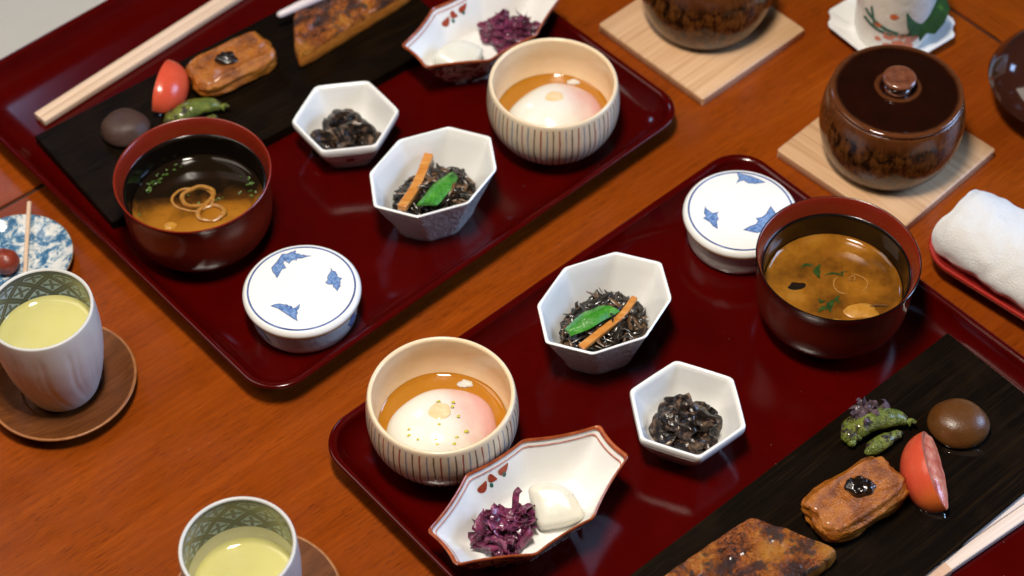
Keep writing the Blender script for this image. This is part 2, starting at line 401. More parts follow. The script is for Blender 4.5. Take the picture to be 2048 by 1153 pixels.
def fish_mat(name, gold):
    g = G(name); c = g.cm()
    n = g.no(c, .42, 3, .55); f = g.no(c, 2.7, 5, .8); k = g.no(g.add(c, (30, 11, 0)), .5, 3, .6, .3); ff = g.no(c, 6.5, 3, .75)
    v = g.ma('ADD', g.ma('MULTIPLY', n, .30), g.ma('ADD', g.ma('MULTIPLY', f, .45), g.ma('MULTIPLY', ff, .25)))
    b = g.ramp(v, [(.41, (.03, .010, .004)), (.45, (.14, .034, .005)), (.49, (.40, .095, .008)), (.54, (.60, .17, .012)), (.60, (.68, .29, .04))])
    gm = None
    for (gx, gy, gr) in gold:
        d = g.n('ShaderNodeVectorMath', {0: g.sc(c, (1, 1, 0)), 1: (gx, gy, 0)}, operation='DISTANCE').outputs['Value']
        e_ = g.step(g.ma('ADD', d, g.ma('MULTIPLY', g.ma('SUBTRACT', f, .5), 3.6)), gr, gr * .6)
        gm = e_ if gm is None else g.ma('MAXIMUM', gm, e_)
    ch = g.ma('MULTIPLY', g.step(k, .46, .56), g.step(g.ma('ADD', f, g.ma('MULTIPLY', ff, .5)), .66, .78))
    ch = g.ma('MAXIMUM', ch, g.ma('MULTIPLY', g.step(g.ma('ADD', k, g.ma('MULTIPLY', g.ma('SUBTRACT', f, .5), .5)), .52, .58), .85))
    b = g.mix(g.ma('MULTIPLY', ch, .92), b, g.ramp(ff, [(.35, (.008, .006, .006)), (.58, (.030, .020, .017)), (.72, (.12, .085, .065))]))
    b = g.mix(gm, b, g.ramp(f, [(.3, (.50, .14, .010)), (.55, (.66, .25, .022)), (.75, (.78, .42, .09))]))
    MATS[name] = g.pbr(b, g.ramp(f, [(.3, .16), (.7, .42)]), spec=.5, coat=.4, coatr=.12, normal=g.bump(g.ma('ADD', f, g.ma('MULTIPLY', ff, .6)), 1.0, .005))
fish_mat('charred_fish', [(-2.6, 5.3, 1.5), (1.0, 2.9, .95)])
fish_mat('browned_fish', [(.3, .3, 1.8)])
@mat('fish_flesh')
def _(g):
    c = g.cm(); n = g.no(g.sc(c, (1, 1, 3)), 1.0, 4)
    return g.pbr(g.ramp(n, [(.3, (.42, .105, .010)), (.7, (.62, .23, .035))]), .3, coat=.25, sss=.15, normal=g.bump(n, .4, .002))
@mat('ginger')
def _(g): return g.pbr(g.ramp(g.no(g.sc(g.cm(), (.3, 3, 3)), 1.0), [(.3, (.58, .50, .52)), (.7, (.70, .63, .64))]), .3, sss=.2)
@mat('chopstick_wood')
def _(g):
    c = g.cm(); n = g.no(g.sc(c, (.08, 5, 5)), 1.0, 4)
    return g.pbr(g.ramp(n, [(.3, (.66, .46, .32)), (.7, (.78, .59, .44))]), .55, normal=g.bump(n, .12, .0004))
@mat('chopstick_pale')
def _(g):
    c = g.cm(); n = g.no(g.sc(c, (.08, 5, 5)), 1.0, 4)
    return g.pbr(g.ramp(n, [(.3, (.68, .54, .46)), (.7, (.80, .68, .60))]), .55, normal=g.bump(n, .12, .0004))
@mat('band_paper')
def _(g): return g.pbr(g.ramp(g.no(g.cm(), 3, 4), [(.3, (.58, .35, .22)), (.7, (.66, .42, .28))]), .7)
@mat('black_ink')
def _(g): return g.pbr(g.ramp(g.no(g.cm(), 8), [(.3, (.03, .028, .02)), (.7, (.07, .06, .04))]), .6)
@mat('terry')
def _(g):
    c = g.cm(); n = g.no(c, 9, 3, .8); m = g.no(c, .5, 3)
    return g.pbr(g.mix(m, (.89, .88, .865), (.92, .91, .90)), .9, normal=g.bump(n, .8, .0026))
@mat('plum_skin')
def _(g):
    c = g.cm(); n = g.no(c, 1.2, 4)
    return g.pbr(g.ramp(n, [(.3, (.17, .022, .012)), (.7, (.30, .055, .03))]), .3, sss=.15, normal=g.bump(g.no(c, 3), .3, .0015))
@mat('wet_gloss')
def _(g): return g.pbr(g.ramp(g.no(g.cm(), 2), [(.3, (.010, .006, .004)), (.7, (.016, .010, .006))]), .04, spec=.6, coat=.6)

# ------------------------------------------------------------------ mesh helpers
class M:
    def __init__(s): s.v = []; s.f = []; s.m = []
    def add(s, vs, fs, mi=0):
        o = len(s.v); s.v += [tuple(p) for p in vs]
        for f in fs: s.f.append([i + o for i in f]); s.m.append(mi)
    def loft(s, rings, mi=0, close=True, cap0=False, cap1=False, mats=None):
        n = len(rings[0]); o = len(s.v)
        for r in rings: s.v += [tuple(p) for p in r]
        for k in range(len(rings) - 1):
            for j in range(n if close else n - 1):
                a = o + k * n + j; b = o + k * n + (j + 1) % n
                s.f.append([a, b, b + n, a + n]); s.m.append(mats[k] if mats else mi)
        if cap0: s.f.append([o + j for j in range(n)][::-1]); s.m.append(mats[0] if mats else mi)
        if cap1: s.f.append([o + (len(rings) - 1) * n + j for j in range(n)]); s.m.append(mats[-1] if mats else mi)
    def lathe(s, prof, n=72, mats=None, mi=0, rfun=None):
        rings = []
        for (r, z) in prof:
            rr = max(r, 1e-3)
            rings.append([((rr if not rfun else rfun(rr, z, 2 * pi * j / n)) * cos(2 * pi * j / n), (rr if not rfun else rfun(rr, z, 2 * pi * j / n)) * sin(2 * pi * j / n), z) for j in range(n)])
        s.loft(rings, mi, mats=mats)
    def tube(s, pts, rad, n=8, mi=0, flat=1.0, twist=0.0, caps=True):
        pts = [Vector(p) for p in pts]; rings = []
        up = Vector((0, 0, 1))
        for k, p in enumerate(pts):
            t = (pts[min(k + 1, len(pts) - 1)] - pts[max(k - 1, 0)]).normalized()
            x = t.cross(up)
            if x.length < .05: x = t.cross(Vector((1, 0, 0)))
            x.normalize(); y = x.cross(t).normalized()
            r = rad[k] if isinstance(rad, (list, tuple)) else rad
            an = twist * k
            an += pi / 4 if n == 4 else 0
            rings.append([p + x * (r * cos(2 * pi * j / n + an)) + y * (r * flat * sin(2 * pi * j / n + an)) for j in range(n)])
        s.loft(rings, mi, cap0=caps, cap1=caps)
    def poly(s, pts, mi=0): s.add(pts, [list(range(len(pts)))], mi)
    def prism(s, pts2, z0, z1, mi=0):
        n = len(pts2); s.loft([[(x, y, z0) for x, y in pts2], [(x, y, z1) for x, y in pts2]], mi, cap0=True, cap1=True)
    def blob(s, c, rad, sub=3, amp=.0, freq=1.0, seed=0, mi=0, rot=None, flat=None):
        bm = bmesh.new(); bmesh.ops.create_icosphere(bm, subdivisions=sub, radius=1.0)
        mt = rot.to_matrix() if rot is not None else None
        bm.verts.ensure_lookup_table()
        vs = []
        for v in bm.verts:
            p = v.co.copy(); d = 1 + amp * noise.noise(p * freq + Vector((seed * 7.3, seed * 3.1, seed * 1.7)))
            q = Vector((p.x * rad[0] * d, p.y * rad[1] * d, p.z * rad[2] * d))
            if flat is not None and q.z < flat: q.z = flat
            if mt: q = mt @ q
            vs.append(q + Vector(c))
        fs = [[v.index for v in f.verts] for f in bm.faces]; bm.free()
        s.add(vs, fs, mi)

def obj(name, m, mats, parent=None, loc=(0, 0, 0), rot=(0, 0, 0), ang=38, sub=0):
    me = bpy.data.meshes.new(name)
    me.from_pydata([(x * S, y * S, z * S) for x, y, z in m.v], [], m.f)
    mats = [mats] if isinstance(mats, str) else mats
    for k in mats: me.materials.append(MATS[k])
    for p, k in zip(me.polygons, m.m): p.material_index = k; p.use_smooth = True
    me.validate(); 
    bm = bmesh.new(); bm.from_mesh(me); bmesh.ops.recalc_face_normals(bm, faces=bm.faces); bm.to_mesh(me); bm.free()
    try: me.set_sharp_from_angle(angle=R(ang))
    except Exception: pass
    o = bpy.data.objects.new(name, me); col.objects.link(o)
    o.location = [c * S for c in loc]; o.rotation_euler = rot
    if parent: o.parent = parent
    if sub:
        md = o.modifiers.new("smooth", 'SUBSURF'); md.levels = sub; md.render_levels = sub
    return o
def thing(name, label, cat, loc, rz=0, group=None):
    o = bpy.data.objects.new(name, None); col.objects.link(o); o.empty_display_size = .01
    o.location = [c * S for c in loc]; o.rotation_euler = (0, 0, rz)
    return tag(o, label, cat, group)
def tag(o, label, cat, group=None):
    o['label'] = label; o['category'] = cat
    if group: o['group'] = group
    return o

def cat_rom(pts, k=5, closed=False):
    P = [Vector(p) for p in pts]; out = []; n = len(P)
    for i in range(n if closed else n - 1):
        if closed: a, b, c, d = P[i - 1], P[i], P[(i + 1) % n], P[(i + 2) % n]
        else: a, b, c, d = P[max(i - 1, 0)], P[i], P[i + 1], P[min(i + 2, n - 1)]
        for j in range(k):
            t = j / k
            out.append(.5 * ((2 * b) + (c - a) * t + (2 * a - 5 * b + 4 * c - d) * t * t + (3 * b - a - 3 * c + d) * t ** 3))
    if not closed: out.append(P[-1])
    return [tuple(p) for p in out]
def prof(pts, k=4): return [(p[0], p[1]) for p in cat_rom([(a, b, 0) for a, b in pts], k)]

def rrect(hw, hh, r, seg=10):
    out = []
    for cx, cy, a0 in ((hw - r, hh - r, 0), (-hw + r, hh - r, 90), (-hw + r, -hh + r, 180), (hw - r, -hh + r, 270)):
        for j in range(seg + 1):
            a = R(a0 + 90 * j / seg); out.append((cx + r * cos(a), cy + r * sin(a)))
    return out
def roundpoly(P, r, seg=5, bulge=0.0, eseg=5):
    """corner-rounded polygon, each edge cut into eseg pieces and bent outwards by bulge (inwards if negative)"""
    n = len(P); out = []
    V = [Vector((p[0], p[1])) for p in P]
    cor = []
    for i in range(n):
        a = (V[i - 1] - V[i]).normalized(); b = (V[(i + 1) % n] - V[i]).normalized()
        cor.append((V[i] + a * r, V[i], V[i] + b * r))
    for i in range(n):
        p0, p1, p2 = cor[i]
        for j in range(seg + 1):
            t = j / seg; out.append((1 - t) ** 2 * p0 + 2 * t * (1 - t) * p1 + t * t * p2)
        q0 = cor[(i + 1) % n][0]; e = q0 - p2; nn = Vector((e.y, -e.x)).normalized()
        for j in range(1, eseg):
            t = j / eseg; out.append(p2 + e * t + nn * (bulge * 4 * t * (1 - t)))
    return [(p.x, p.y) for p in out]
rnd = random.Random(7)
def rot2(p, a): return (p[0] * cos(a) - p[1] * sin(a), p[0] * sin(a) + p[1] * cos(a))

TF = 0.62           # height of the tray floor above the table
SB = 1.62           # top of the dark slabs lying in the trays

# ------------------------------------------------------------------ setting: floor and table
fm = M(); fm.add([(-400, -400, 0), (400, -400, 0), (400, 400, 0), (-400, 400, 0)], [[0, 1, 2, 3]])
fl = obj('floor', fm, 'floor_mat', loc=(0, 100, -34)); fl['kind'] = 'structure'

TA = R(39.2)
table = thing('dining_table', 'orange brown wooden low table under both meal trays', 'table', (16.8, 145.4, 0), TA)
# local x runs along the grain; the corner of the centre panel is the origin and the panel lies towards -x, -y
PL, PW, BW, GP = 150.0, 92.0, 12.4, 0.34
def slab(x0, x1, y0, y1, z0, z1, b=.06):
    m = M(); pts = lambda d: [(x0 + d, y0 + d), (x1 - d, y0 + d), (x1 - d, y1 - d), (x0 + d, y1 - d)]
    m.loft([[(x, y, z0) for x, y in pts(0)], [(x, y, z1 - b) for x, y in pts(0)], [(x, y, z1) for x, y in pts(b)]], cap0=True, cap1=True)
    return m
def quad_slab(P, z0, z1, b=.05):
    c = Vector((sum(p[0] for p in P) / 4, sum(p[1] for p in P) / 4)); m = M()
    ins = [tuple(Vector(p) + (c - Vector(p)).normalized() * b) for p in P]
    m.loft([[(x, y, z0) for x, y in P], [(x, y, z1 - b) for x, y in P], [(x, y, z1) for x, y in ins]], cap0=True, cap1=True); return m
obj('centre_panel', slab(-PL, 0, -PW, 0, -2.5, 0), 'table_wood', table)
obj('inlay_strip', slab(-PL - 6, 6, -PW - 6, 6, -2.6, -.22), 'dark_gap', table)
x0, x1, y0, y1 = -PL, 0, -PW, 0; g_ = GP; e = GP + BW
obj('border_board', quad_slab([(x0 - g_, y1 + g_), (x1 + g_, y1 + g_), (x1 + e, y1 + e), (x0 - e, y1 + e)], -2.5, -.01), 'table_wood', table)
obj('border_board', quad_slab([(x0 - e, y0 - e), (x1 + e, y0 - e), (x1 + g_, y0 - g_), (x0 - g_, y0 - g_)], -2.5, -.01), 'table_wood', table)
for P in ([(x1 + g_ , y0 - g_), (x1 + e, y0 - e), (x1 + e, y1 + e), (x1 + g_, y1 + g_)], [(x0 - e, y0 - e), (x0 - g_, y0 - g_), (x0 - g_, y1 + g_), (x0 - e, y1 + e)]):
    # turned so that its grain runs along the board
    m = quad_slab([rot2(p, -pi / 2) for p in P], -2.5, -.01)
    obj('border_board', m, 'table_wood', table, rot=(0, 0, pi / 2))
for lx, ly in ((-PL - 4, -PW - 4), (-PL - 4, 4), (4, -PW - 4), (4, 4)):
    m = M(); m.loft([[(lx + x, ly + y, z) for x, y in rrect(a, a, .6, 4)] for a, z in ((2.6, -34), (3.0, -20), (3.2, -2.5))], cap0=True, cap1=True)
    obj('leg', m, 'table_wood', table)

# ------------------------------------------------------------------ trays
def tray(label, corner, deg):
    HA, HB, RR = 20.85, 21.05, 2.9
    a = R(deg); c = (corner[0] + HA * cos(a) - HB * sin(a), corner[1] + HA * sin(a) + HB * cos(a))
    pr = [(2.6, 0), (2.1, .05), (1.5, .5), (.75, 1.4), (.28, 1.85), (.05, 2.08), (0, 2.2), (.06, 2.31), (.2, 2.36), (.38, 2.31), (.55, 2.18), (.62, 2.02), (.85, 1.6), (1.3, 1.12), (1.85, .82), (2.5, .67), (3.2, .62)]
    pr = prof(pr, 2)
    m = M(); m.loft([[(x, y, z) for x, y in rrect(HA - d, HB - d, max(RR - d * .75, .6), 12)] for d, z in pr], cap0=True, cap1=True)
    o = obj('serving_tray', m, 'red_lacquer', loc=(c[0], c[1], 0), rot=(0, 0, a), ang=60)
    return tag(o, label, 'tray', 'red lacquer meal trays')
tray('red lacquer tray whose whole front corner shows, holding the settled miso soup', (-16.948, 79.189), 41.53)
tray('red lacquer tray cut off by the lower frame edge, holding the cloudy miso soup', (13.464, 44.10), 40.60)

# ------------------------------------------------------------------ dark slabs
def dark_slab(label, corner, deg, L, W):
    """corner = the end where long edge and short edge meet; x runs along the long edge, y across"""
    m = M()
    o = slab(0, L, -W, 0, 0, 1.0, .08)
    for i, v in enumerate(o.v):
        pass
    ob = obj('serving_board', o, 'slab_wood', loc=(corner[0], corner[1], TF), rot=(0, 0, R(deg)))
    return tag(ob, label, 'serving board', 'dark wood serving boards in the trays')
dark_slab('long dark wood board under the far tofu and the fish with ginger shoot', (-37.25, 106.0), 37.6, 33, 11.7)
o2 = dark_slab('long black wood board carrying green peppers, brown ball and charred fish', (31.16 , 84.66), 39.4 + 180, 33, -12.3)

# ------------------------------------------------------------------ miso bowls and soups
def soup_bowl(label, x, y, lip_mat=1):
    pr = prof([(2.9, 0), (3.1, 0), (3.15, .5), (3.9, .72), (4.7, 1.25), (5.25, 2.2), (5.45, 3.4), (5.48, 4.6), (5.5, 5.6), (5.62, 6.45), (5.75, 6.84)], 4)
    n1 = len(pr)
    rim = [(5.76, 6.89), (5.72, 6.93), (5.66, 6.92), (5.60, 6.85)]
    band = prof([(5.60, 6.85), (5.46, 6.5), (5.33, 6.0), (5.24, 5.62)], 3)[1:]
    lip = [(5.20, 5.58), (5.10, 5.57), (5.06, 5.50)]
    ins = prof([(5.06, 5.50), (5.02, 4.6), (4.85, 3.5), (4.5, 2.4), (3.6, 1.5), (2, 1.15), (0, 1.1)], 4)[1:]
    allp = [(0, .45), (2.7, .45)] + pr + rim + band + lip + ins
    nb = 2 + n1 + len(rim) + len(band)
    mats = [0 if i < 2 + n1 - 1 else ((lip_mat if i < 2 + n1 + 2 else 1) if i < nb - 1 else 2) for i in range(len(allp) - 1)]
    m = M(); m.lathe(allp, 96, mats)
    o = obj('soup_bowl', m, ['bowl_lacquer', 'bowl_band', 'black_lacquer'], loc=(x, y, TF), ang=45)
    return tag(o, label, 'bowl', 'lacquer soup bowls')
def liquid(prf_r, z, mat_, name, parent, men=.12, n=72):
    m = M(); m.lathe([(0, z), (prf_r * .5, z)] + prof([(prf_r - .75, z), (prf_r - .5, z + men * .12), (prf_r - .3, z + men * .4), (prf_r - .12, z + men * 1.0), (prf_r + .02, z + men * 2.0)], 4), n)
    return obj(name, m, mat_, parent)
def ring_piece(R0, r, h, cx, cy, z, sq=.85, a0=0.0):
    m = M(); n = 36; rings = []
    for (dr, dz) in ((-.5, 0), (-.5, .8), (-.2, 1), (.2, 1), (.5, .8), (.5, 0)):
        rings.append([(cx + (R0 * (1 + .07 * sin(2 * t + a0) + .05 * sin(3 * t + 2 * a0)) + dr * r) * cos(t), cy + (R0 * (1 + .07 * sin(2 * t + a0) + .04 * sin(5 * t + a0)) + dr * r) * sin(t) * sq, z + dz * h + .06 * sin(2 * t + a0)) for t in [2 * pi * j / n for j in range(n)]])
    m.loft(rings); return m
def flake(m, c, L, W, a, z, mi=0, bend=.1, seed=0):
    pts = []; rr = random.Random(seed)
    n = 9
    top = []; bot = []
    for i in range(n):
        t = i / (n - 1); w_ = W * (sin(pi * min(max(t, .04), .96)) ** .6) * (.75 + .5 * rr.random())
        p = rot2(((t - .5) * L, bend * sin(pi * t) * 2), a)
        q = rot2((0, w_ * .5), a)
        zz = z + .04 * rr.random()
        top.append((c[0] + p[0] + q[0], c[1] + p[1] + q[1], zz)); bot.append((c[0] + p[0] - q[0], c[1] + p[1] - q[1], zz - .02))
    m.loft([bot, top], mi, close=False)
    m.loft([[(x, y, z_ - .05) for x, y, z_ in bot], [(x, y, z_ - .05) for x, y, z_ in top]], mi, close=False)

B1 = (-23.14, 96.12); B2 = (22.84, 87.0)
soup_bowl('dark red soup bowl whose soup has two onion rings on top', *B1)
soup_bowl('dark red soup bowl filled with cloudy miso, overlapping the white lidded jar', *B2, lip_mat=2)
SL = 3.55
s1 = thing('miso_soup', 'miso soup with two scallion rings and a clear dark far half', 'soup', (B1[0], B1[1], TF), 0, 'miso soups')
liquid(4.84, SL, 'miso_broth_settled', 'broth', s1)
obj('scallion_ring', ring_piece(1.15, .34, .40, -.12, .62, SL - .1), 'scallion', s1)
obj('scallion_ring', ring_piece(1.45, .20, .2, -.42, .50, SL - .08, a0=2), 'scallion', s1)
obj('scallion_ring', ring_piece(.92, .34, .34, 1.0, -.98, SL - .1, a0=1), 'scallion', s1)
m = M(); m.blob((-1.9, -2.15, SL - .05), (.5, .42, .2), 3, .3, 1.2, 3); obj('tofu_cube', m, 'tofu_white', s1)
m = M()
for k in range(70):
    t = rnd.choice([R(150), R(160), R(140), R(30), R(20), R(12), R(200), R(120), R(330), R(265)]) + rnd.gauss(0, .12); r_ = 3.9 + rnd.random() * .6
    if k > 58: r_ = rnd.random() * 3.4
    flake(m, (r_ * cos(t), r_ * sin(t)), .14 + .26 * rnd.random(), .10 + .08 * rnd.random(), rnd.random() * 6, SL + .05, 0, .03, k)
g1 = obj('scallion_greens', m, 'green_leaf', s1); g1['kind'] = 'stuff'

s2 = thing('miso_soup', 'cloudy amber miso soup with dark green wakame shreds', 'soup', (B2[0], B2[1], TF), 0, 'miso soups')
liquid(4.84, SL, 'miso_broth', 'broth', s2)
obj('scallion_ring', ring_piece(.22, .10, .16, 1.45, .75, SL - .04), 'scallion', s2)
obj('scallion_ring', ring_piece(1.15, .10, .05, 1.25, .3, SL - .02, a0=1), 'scallion', s2)
m = M(); m.blob((1.7, -2.2, SL - .12), (1.3, .75, .28), 3, .3, 1.2, 5); obj('tofu_cube', m, 'tofu_white', s2)
m = M(); m.blob((-.1, -3.2, SL - .1), (.8, .4, .25), 3, .3, 1.2, 9); obj('tofu_cube', m, 'tofu_white', s2)
for i, (x, y, L, W, a) in enumerate([(-.75, 1.5, 1.3, .45, 1.4), (.2, 1.05, 1.3, .18, -.1), (-.9, -1.1, .5, .3, 2.6), (.35, -1.15, .7, .28, 1.5), (-.2, -1.7, 1.2, .42, 1.15), (-.85, -2.1, .9, .3, .3), (-1.6, 1.9, 1.0, .2, .2), (1.0, 1.2, .5, .16, 1.0)]):
    m = M(); flake(m, (x, y), L, W, a, SL + .04, 0, .12, i + 60); obj('wakame_shred', m, 'wakame', s2)
m = M(); m.blob((-2.5, .2, SL - .16), (1.0, .6, .22), 3, .3, 1.2, 2); obj('wakame_clump', m, 'wet_gloss', s2)
m = M(); m.tube(cat_rom([(2.3, -1.9, SL + .06), (2.9, -1.75, SL + .1), (3.6, -1.8, SL + .05)], 4), .07, 6); obj('scallion_sliver', m, 'hijiki_brown', s2)

# ------------------------------------------------------------------ striped bowls, broth and eggs
def striped_bowl(label, x, y):
    out = prof([(2.5, 0), (2.75, .02), (2.85, .16), (3.5, .55), (4.35, 1.35), (4.95, 2.5), (5.14, 3.6), (5.10, 4.8), (5.0, 5.6), (4.95, 5.85)], 4)
    rim = [(4.90, 5.97), (4.82, 6.02), (4.72, 6.0), (4.63, 5.9)]
    ins = prof([(4.63, 5.9), (4.66, 5.0), (4.7, 3.8), (4.5, 2.7), (4.0, 1.8), (2.6, 1.1), (0, 1.0)], 4)[1:]
    p = [(0, .2), (2.3, .2)] + out + rim + ins; k = 2 + len(out) + 1
    def wob(r, z, t): return r * (1 + .006 * sin(2 * t + 1) + .004 * sin(3 * t))
    m = M(); m.lathe(p, 120, [0 if i < k else 1 for i in range(len(p) - 1)], rfun=wob)
    o = obj('striped_bowl', m, ['striped_glaze', 'cream_glaze'], loc=(x, y, TF), rot=(0, 0, rnd.random() * 6), ang=50)
    return tag(o, label, 'bowl', 'striped cream bowls with egg')
E1 = (3.44, 105.87); E2 = (-4.88, 76.46)
striped_bowl('cream bowl with coloured stripes beside the far purple pickle dish', *E1)
striped_bowl('cream bowl with coloured stripes holding the egg sprinkled with yellow zest', *E2)
for c, zest, lab_e, lab_b in ((E1, 0, 'poached egg with a pink side and plain yolk spot, no zest', 'amber broth round the plain poached egg'),
                       (E2, 1, 'poached egg with pink side sprinkled with yellow green zest', 'amber broth round the egg sprinkled with zest')):
    b = thing('egg_broth', lab_b, 'broth', (c[0], c[1], TF), 0, 'broths in the striped bowls')
    liquid(4.42, 2.35, 'amber_broth', 'liquid', b, .1)
    eg = thing('poached_egg', lab_e, 'egg', (c[0] - .05 + (.25 if not zest else 0), c[1] - .55 + (.15 if not zest else 0), TF), R(14), 'poached eggs in broth')
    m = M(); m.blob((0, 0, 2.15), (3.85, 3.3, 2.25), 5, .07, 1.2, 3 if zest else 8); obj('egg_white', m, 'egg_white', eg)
    m = M(); m.blob((.0, .3, 4.36), (.74, .70, .13), 4, .1, 1.5, 5); obj('egg_yolk', m, 'egg_yolk', eg)
    m = M(); m.blob((2.5, 3.55, 2.38), (.45, .32, .10), 3, .8, 2, 4); obj('egg_wisp', m, 'radish', eg)
    if zest:
        for k, (u, v) in enumerate([(-2.3, -.35), (-2.4, -.75), (-1.9, -1.3), (-.3, -.75), (-.75, -1.7), (-.72, -2.0), (.1, 1.15), (1.05, .85), (.9, .45), (1.1, -.4), (.62, -1.85), (1.35, -1.55), (.35, -2.2)]):
            zz = 2.15 + 2.22 * math.sqrt(max(0, 1 - (u / 3.85) ** 2 - (v / 3.35) ** 2)) + .09
            if k == 14: zz = 4.5
            m = M(); m.blob((u, v, zz), (.10 + .07 * rnd.random(), .07 + .04 * rnd.random(), .045), 2, .5, 2, k, rot=None); 
            obj('zest_fleck', m, 'citrus_zest', eg)

# ------------------------------------------------------------------ octagonal bowls with hijiki
def oct_bowl(label, x, y, deg, h=4.8, name='octagonal_bowl'):
    base = [(5.5, 0), (3.74, 2.9), (0, 4.22), (-3.74, 2.9), (-5.5, 0), (-3.74, -2.9), (0, -4.22), (3.74, -2.9)]
    def ring(k, z, r=.28, b=.0): return [(px, py, z) for px, py in roundpoly([(u * k, v * k) for u, v in base], r, 4, b, 5)]
    lv = [(.50, .25), (.56, .25), (.58, 0), (.61, 0), (.635, .25), (.66, .7), (.75, 1.8), (.85, 3.0), (.935, 4.05), (.972, 4.45), (1.0, h - .10), (1.0, h), (.985, h + .05), (.962, h + .03), (.945, h - .1), (.90, 3.9), (.80, 2.6), (.68, 1.4), (.58, .8), (.45, .62)]
    m = M(); m.loft([ring(k, z, .26 if k > .8 else .5) for k, z in lv], mats=[1 if i < 10 else 0 for i in range(len(lv) - 1)], cap0=True, cap1=True)
    o = obj(name, m, ['porcelain', 'carved_porcelain'], loc=(x, y, TF), rot=(0, 0, R(deg)), ang=50)
    return tag(o, label, 'bowl', 'white octagonal bowls')
O1 = (-5.7, 97.86); O2 = (6.46, 85.04)
oct_bowl('white octagonal bowl of hijiki with a straight orange carrot stick', *O1, 38.6)
oct_bowl('white octagonal bowl of hijiki with a thin curved carrot strip', *O2, 40.0)
def hijiki(label, x, y, deg, seed):
    rr = random.Random(seed); m = M()
    m.blob((0, 0, 1.25), (2.6, 2.0, .95), 3, .25, 1.3, seed)
    for k in range(330):
        a = rr.random() * 2 * pi; r_ = math.sqrt(rr.random()); px, py = 3.75 * r_ * cos(a), 2.95 * r_ * sin(a)
        zt = 1.2 + 1.9 * (1 - r_ ** 2.2) ** .8 + rr.gauss(0, .14) + .15 * noise.noise(Vector((px * .7, py * .7, seed)))
        L = .6 + rr.random() * 1.3; d = rr.random() * 2 * pi; up = rr.gauss(.0, .3); cur = rr.gauss(0, .5)
        pts = []
        for t in (-.5, -.25, 0, .25, .5):
            dx = t * L; dy = cur * (t * t - .1) * L
            q = rot2((dx, dy), d); 
            zz = max(zt + up * t * L + .12 * (1 - 4 * t * t), 1.15); X, Y = px + q[0], py + q[1]
            f_ = abs(X) / 5.5 + abs(Y) / 5.5 if abs(X) > 3.5 else math.hypot(X / 5.2, Y / 4.1)
            lim = .50 + (zz - .8) * .125
            if f_ > lim: X *= lim / f_; Y *= lim / f_
            pts.append((X, Y, zz))
        w0 = .06 + .10 * rr.random()
        m.tube(pts, [w0 * .35, w0, w0 * 1.15, w0, w0 * .3], 6, 0 if rr.random() < .82 else 1, flat=.42)
    for k in range(16):
        a = rr.random() * 2 * pi; r_ = .35 + .6 * rr.random(); px, py = 2.9 * r_ * cos(a), 2.3 * r_ * sin(a)
        zt = 1.3 + 1.85 * (1 - r_ ** 2.2) ** .8
        m.blob((px, py, zt), (.2 + .25 * rr.random(), .15 + .15 * rr.random(), .14), 2, .4, 2, k, 1)
    o = obj('hijiki_seaweed', m, ['hijiki_dark', 'hijiki_brown'], loc=(x, y, TF), rot=(0, 0, R(deg)))
    o['kind'] = 'stuff'
    return tag(o, label, 'seaweed')
hijiki('dark simmered seaweed under the straight carrot stick and broad pea pod', O1[0], O1[1], 38.6, 11)
hijiki('dark simmered seaweed under the curved carrot strip and slim pea pod', O2[0], O2[1], 40, 23)
def strip(name, label, cat, pts, rad, flat, mt, group, n=4):
    P = cat_rom(pts, 6); c = Vector(P[0]); m = M(); 
    rs = [rad(i / (len(P) - 1)) for i in range(len(P))]
    m.tube([Vector(p) - c for p in P], rs, n, 0, flat=flat)
    o = obj(name, m, mt, loc=tuple(c), ang=35)
    bv = o.modifiers.new('soft_edge', 'BEVEL'); bv.width = .0007; bv.segments = 2
    return tag(o, label, cat, group)
strip('carrot_strip', 'straight orange carrot stick leaning across the seaweed', 'carrot', [(-8.05, 95.35, 4.15), (-7.0, 98.0, 3.75), (-6.1, 100.95, 3.9)], lambda t: .50, .75, 'carrot', 'carrot strips on the seaweed')
strip('carrot_strip', 'thin curved pale orange carrot strip on seaweed', 'carrot', [(4.75, 82.45, 3.55), (6.3, 83.75, 3.8), (7.7, 85.1, 3.75), (8.75, 86.9, 3.55)], lambda t: .40 - .07 * t, .7, 'carrot', 'carrot strips on the seaweed')
def pea(label, p0, p1, w, seed):
    """a cut pea pod: a flat pod folded along its length, blunt at one end and pointed at the other"""
    a = Vector(p0); b = Vector(p1); L = (b - a).length; t = (b - a).normalized(); x = t.cross(Vector((0, 0, 1))).normalized(); up = x.cross(t)
    rings = []; n = 18
    for i in range(n + 1):
        s = i / n; ww = w * (.80 + .20 * sin(min(s / .7, 1) * pi / 2)) * (1 - .45 * max(0, (s - .45) / .55) ** 1.2) * (1 + .05 * sin(9 * s + seed))
        zc = .16 * sin(pi * s) + .03 * sin(13 * s + seed); sk = .22 * (1 - s) ** 4
        sec = [(-1, -.30), (-.85, -.10), (-.5, .16), (-.12, .34), (-.02, .30), (.05, .36), (.35, .24), (.7, .0), (1, -.32), (.75, -.40), (.2, -.30), (-.3, -.30), (-.75, -.36)]
        rings.append([a + t * (L * s + sk * u * 2) + x * (ww * u) + up * (zc + .62 * w * v) - a for u, v in sec])
    m = M(); m.loft(rings, cap0=True, cap1=True)
    return tag(obj('pea_pod', m, 'pea_pod', loc=tuple(a), ang=50), label, 'pea pod', 'green pea pods on the seaweed')
pea('broad bright green pea pod beside the straight carrot stick', (-6.2, 95.75, 4.1), (-4.25, 98.95, 3.85), .78, 1)
pea('slim bright green pea pod beside the thin curved carrot strip', (6.9, 85.6, 4.1), (3.85, 83.5, 4.1), .75, 2)

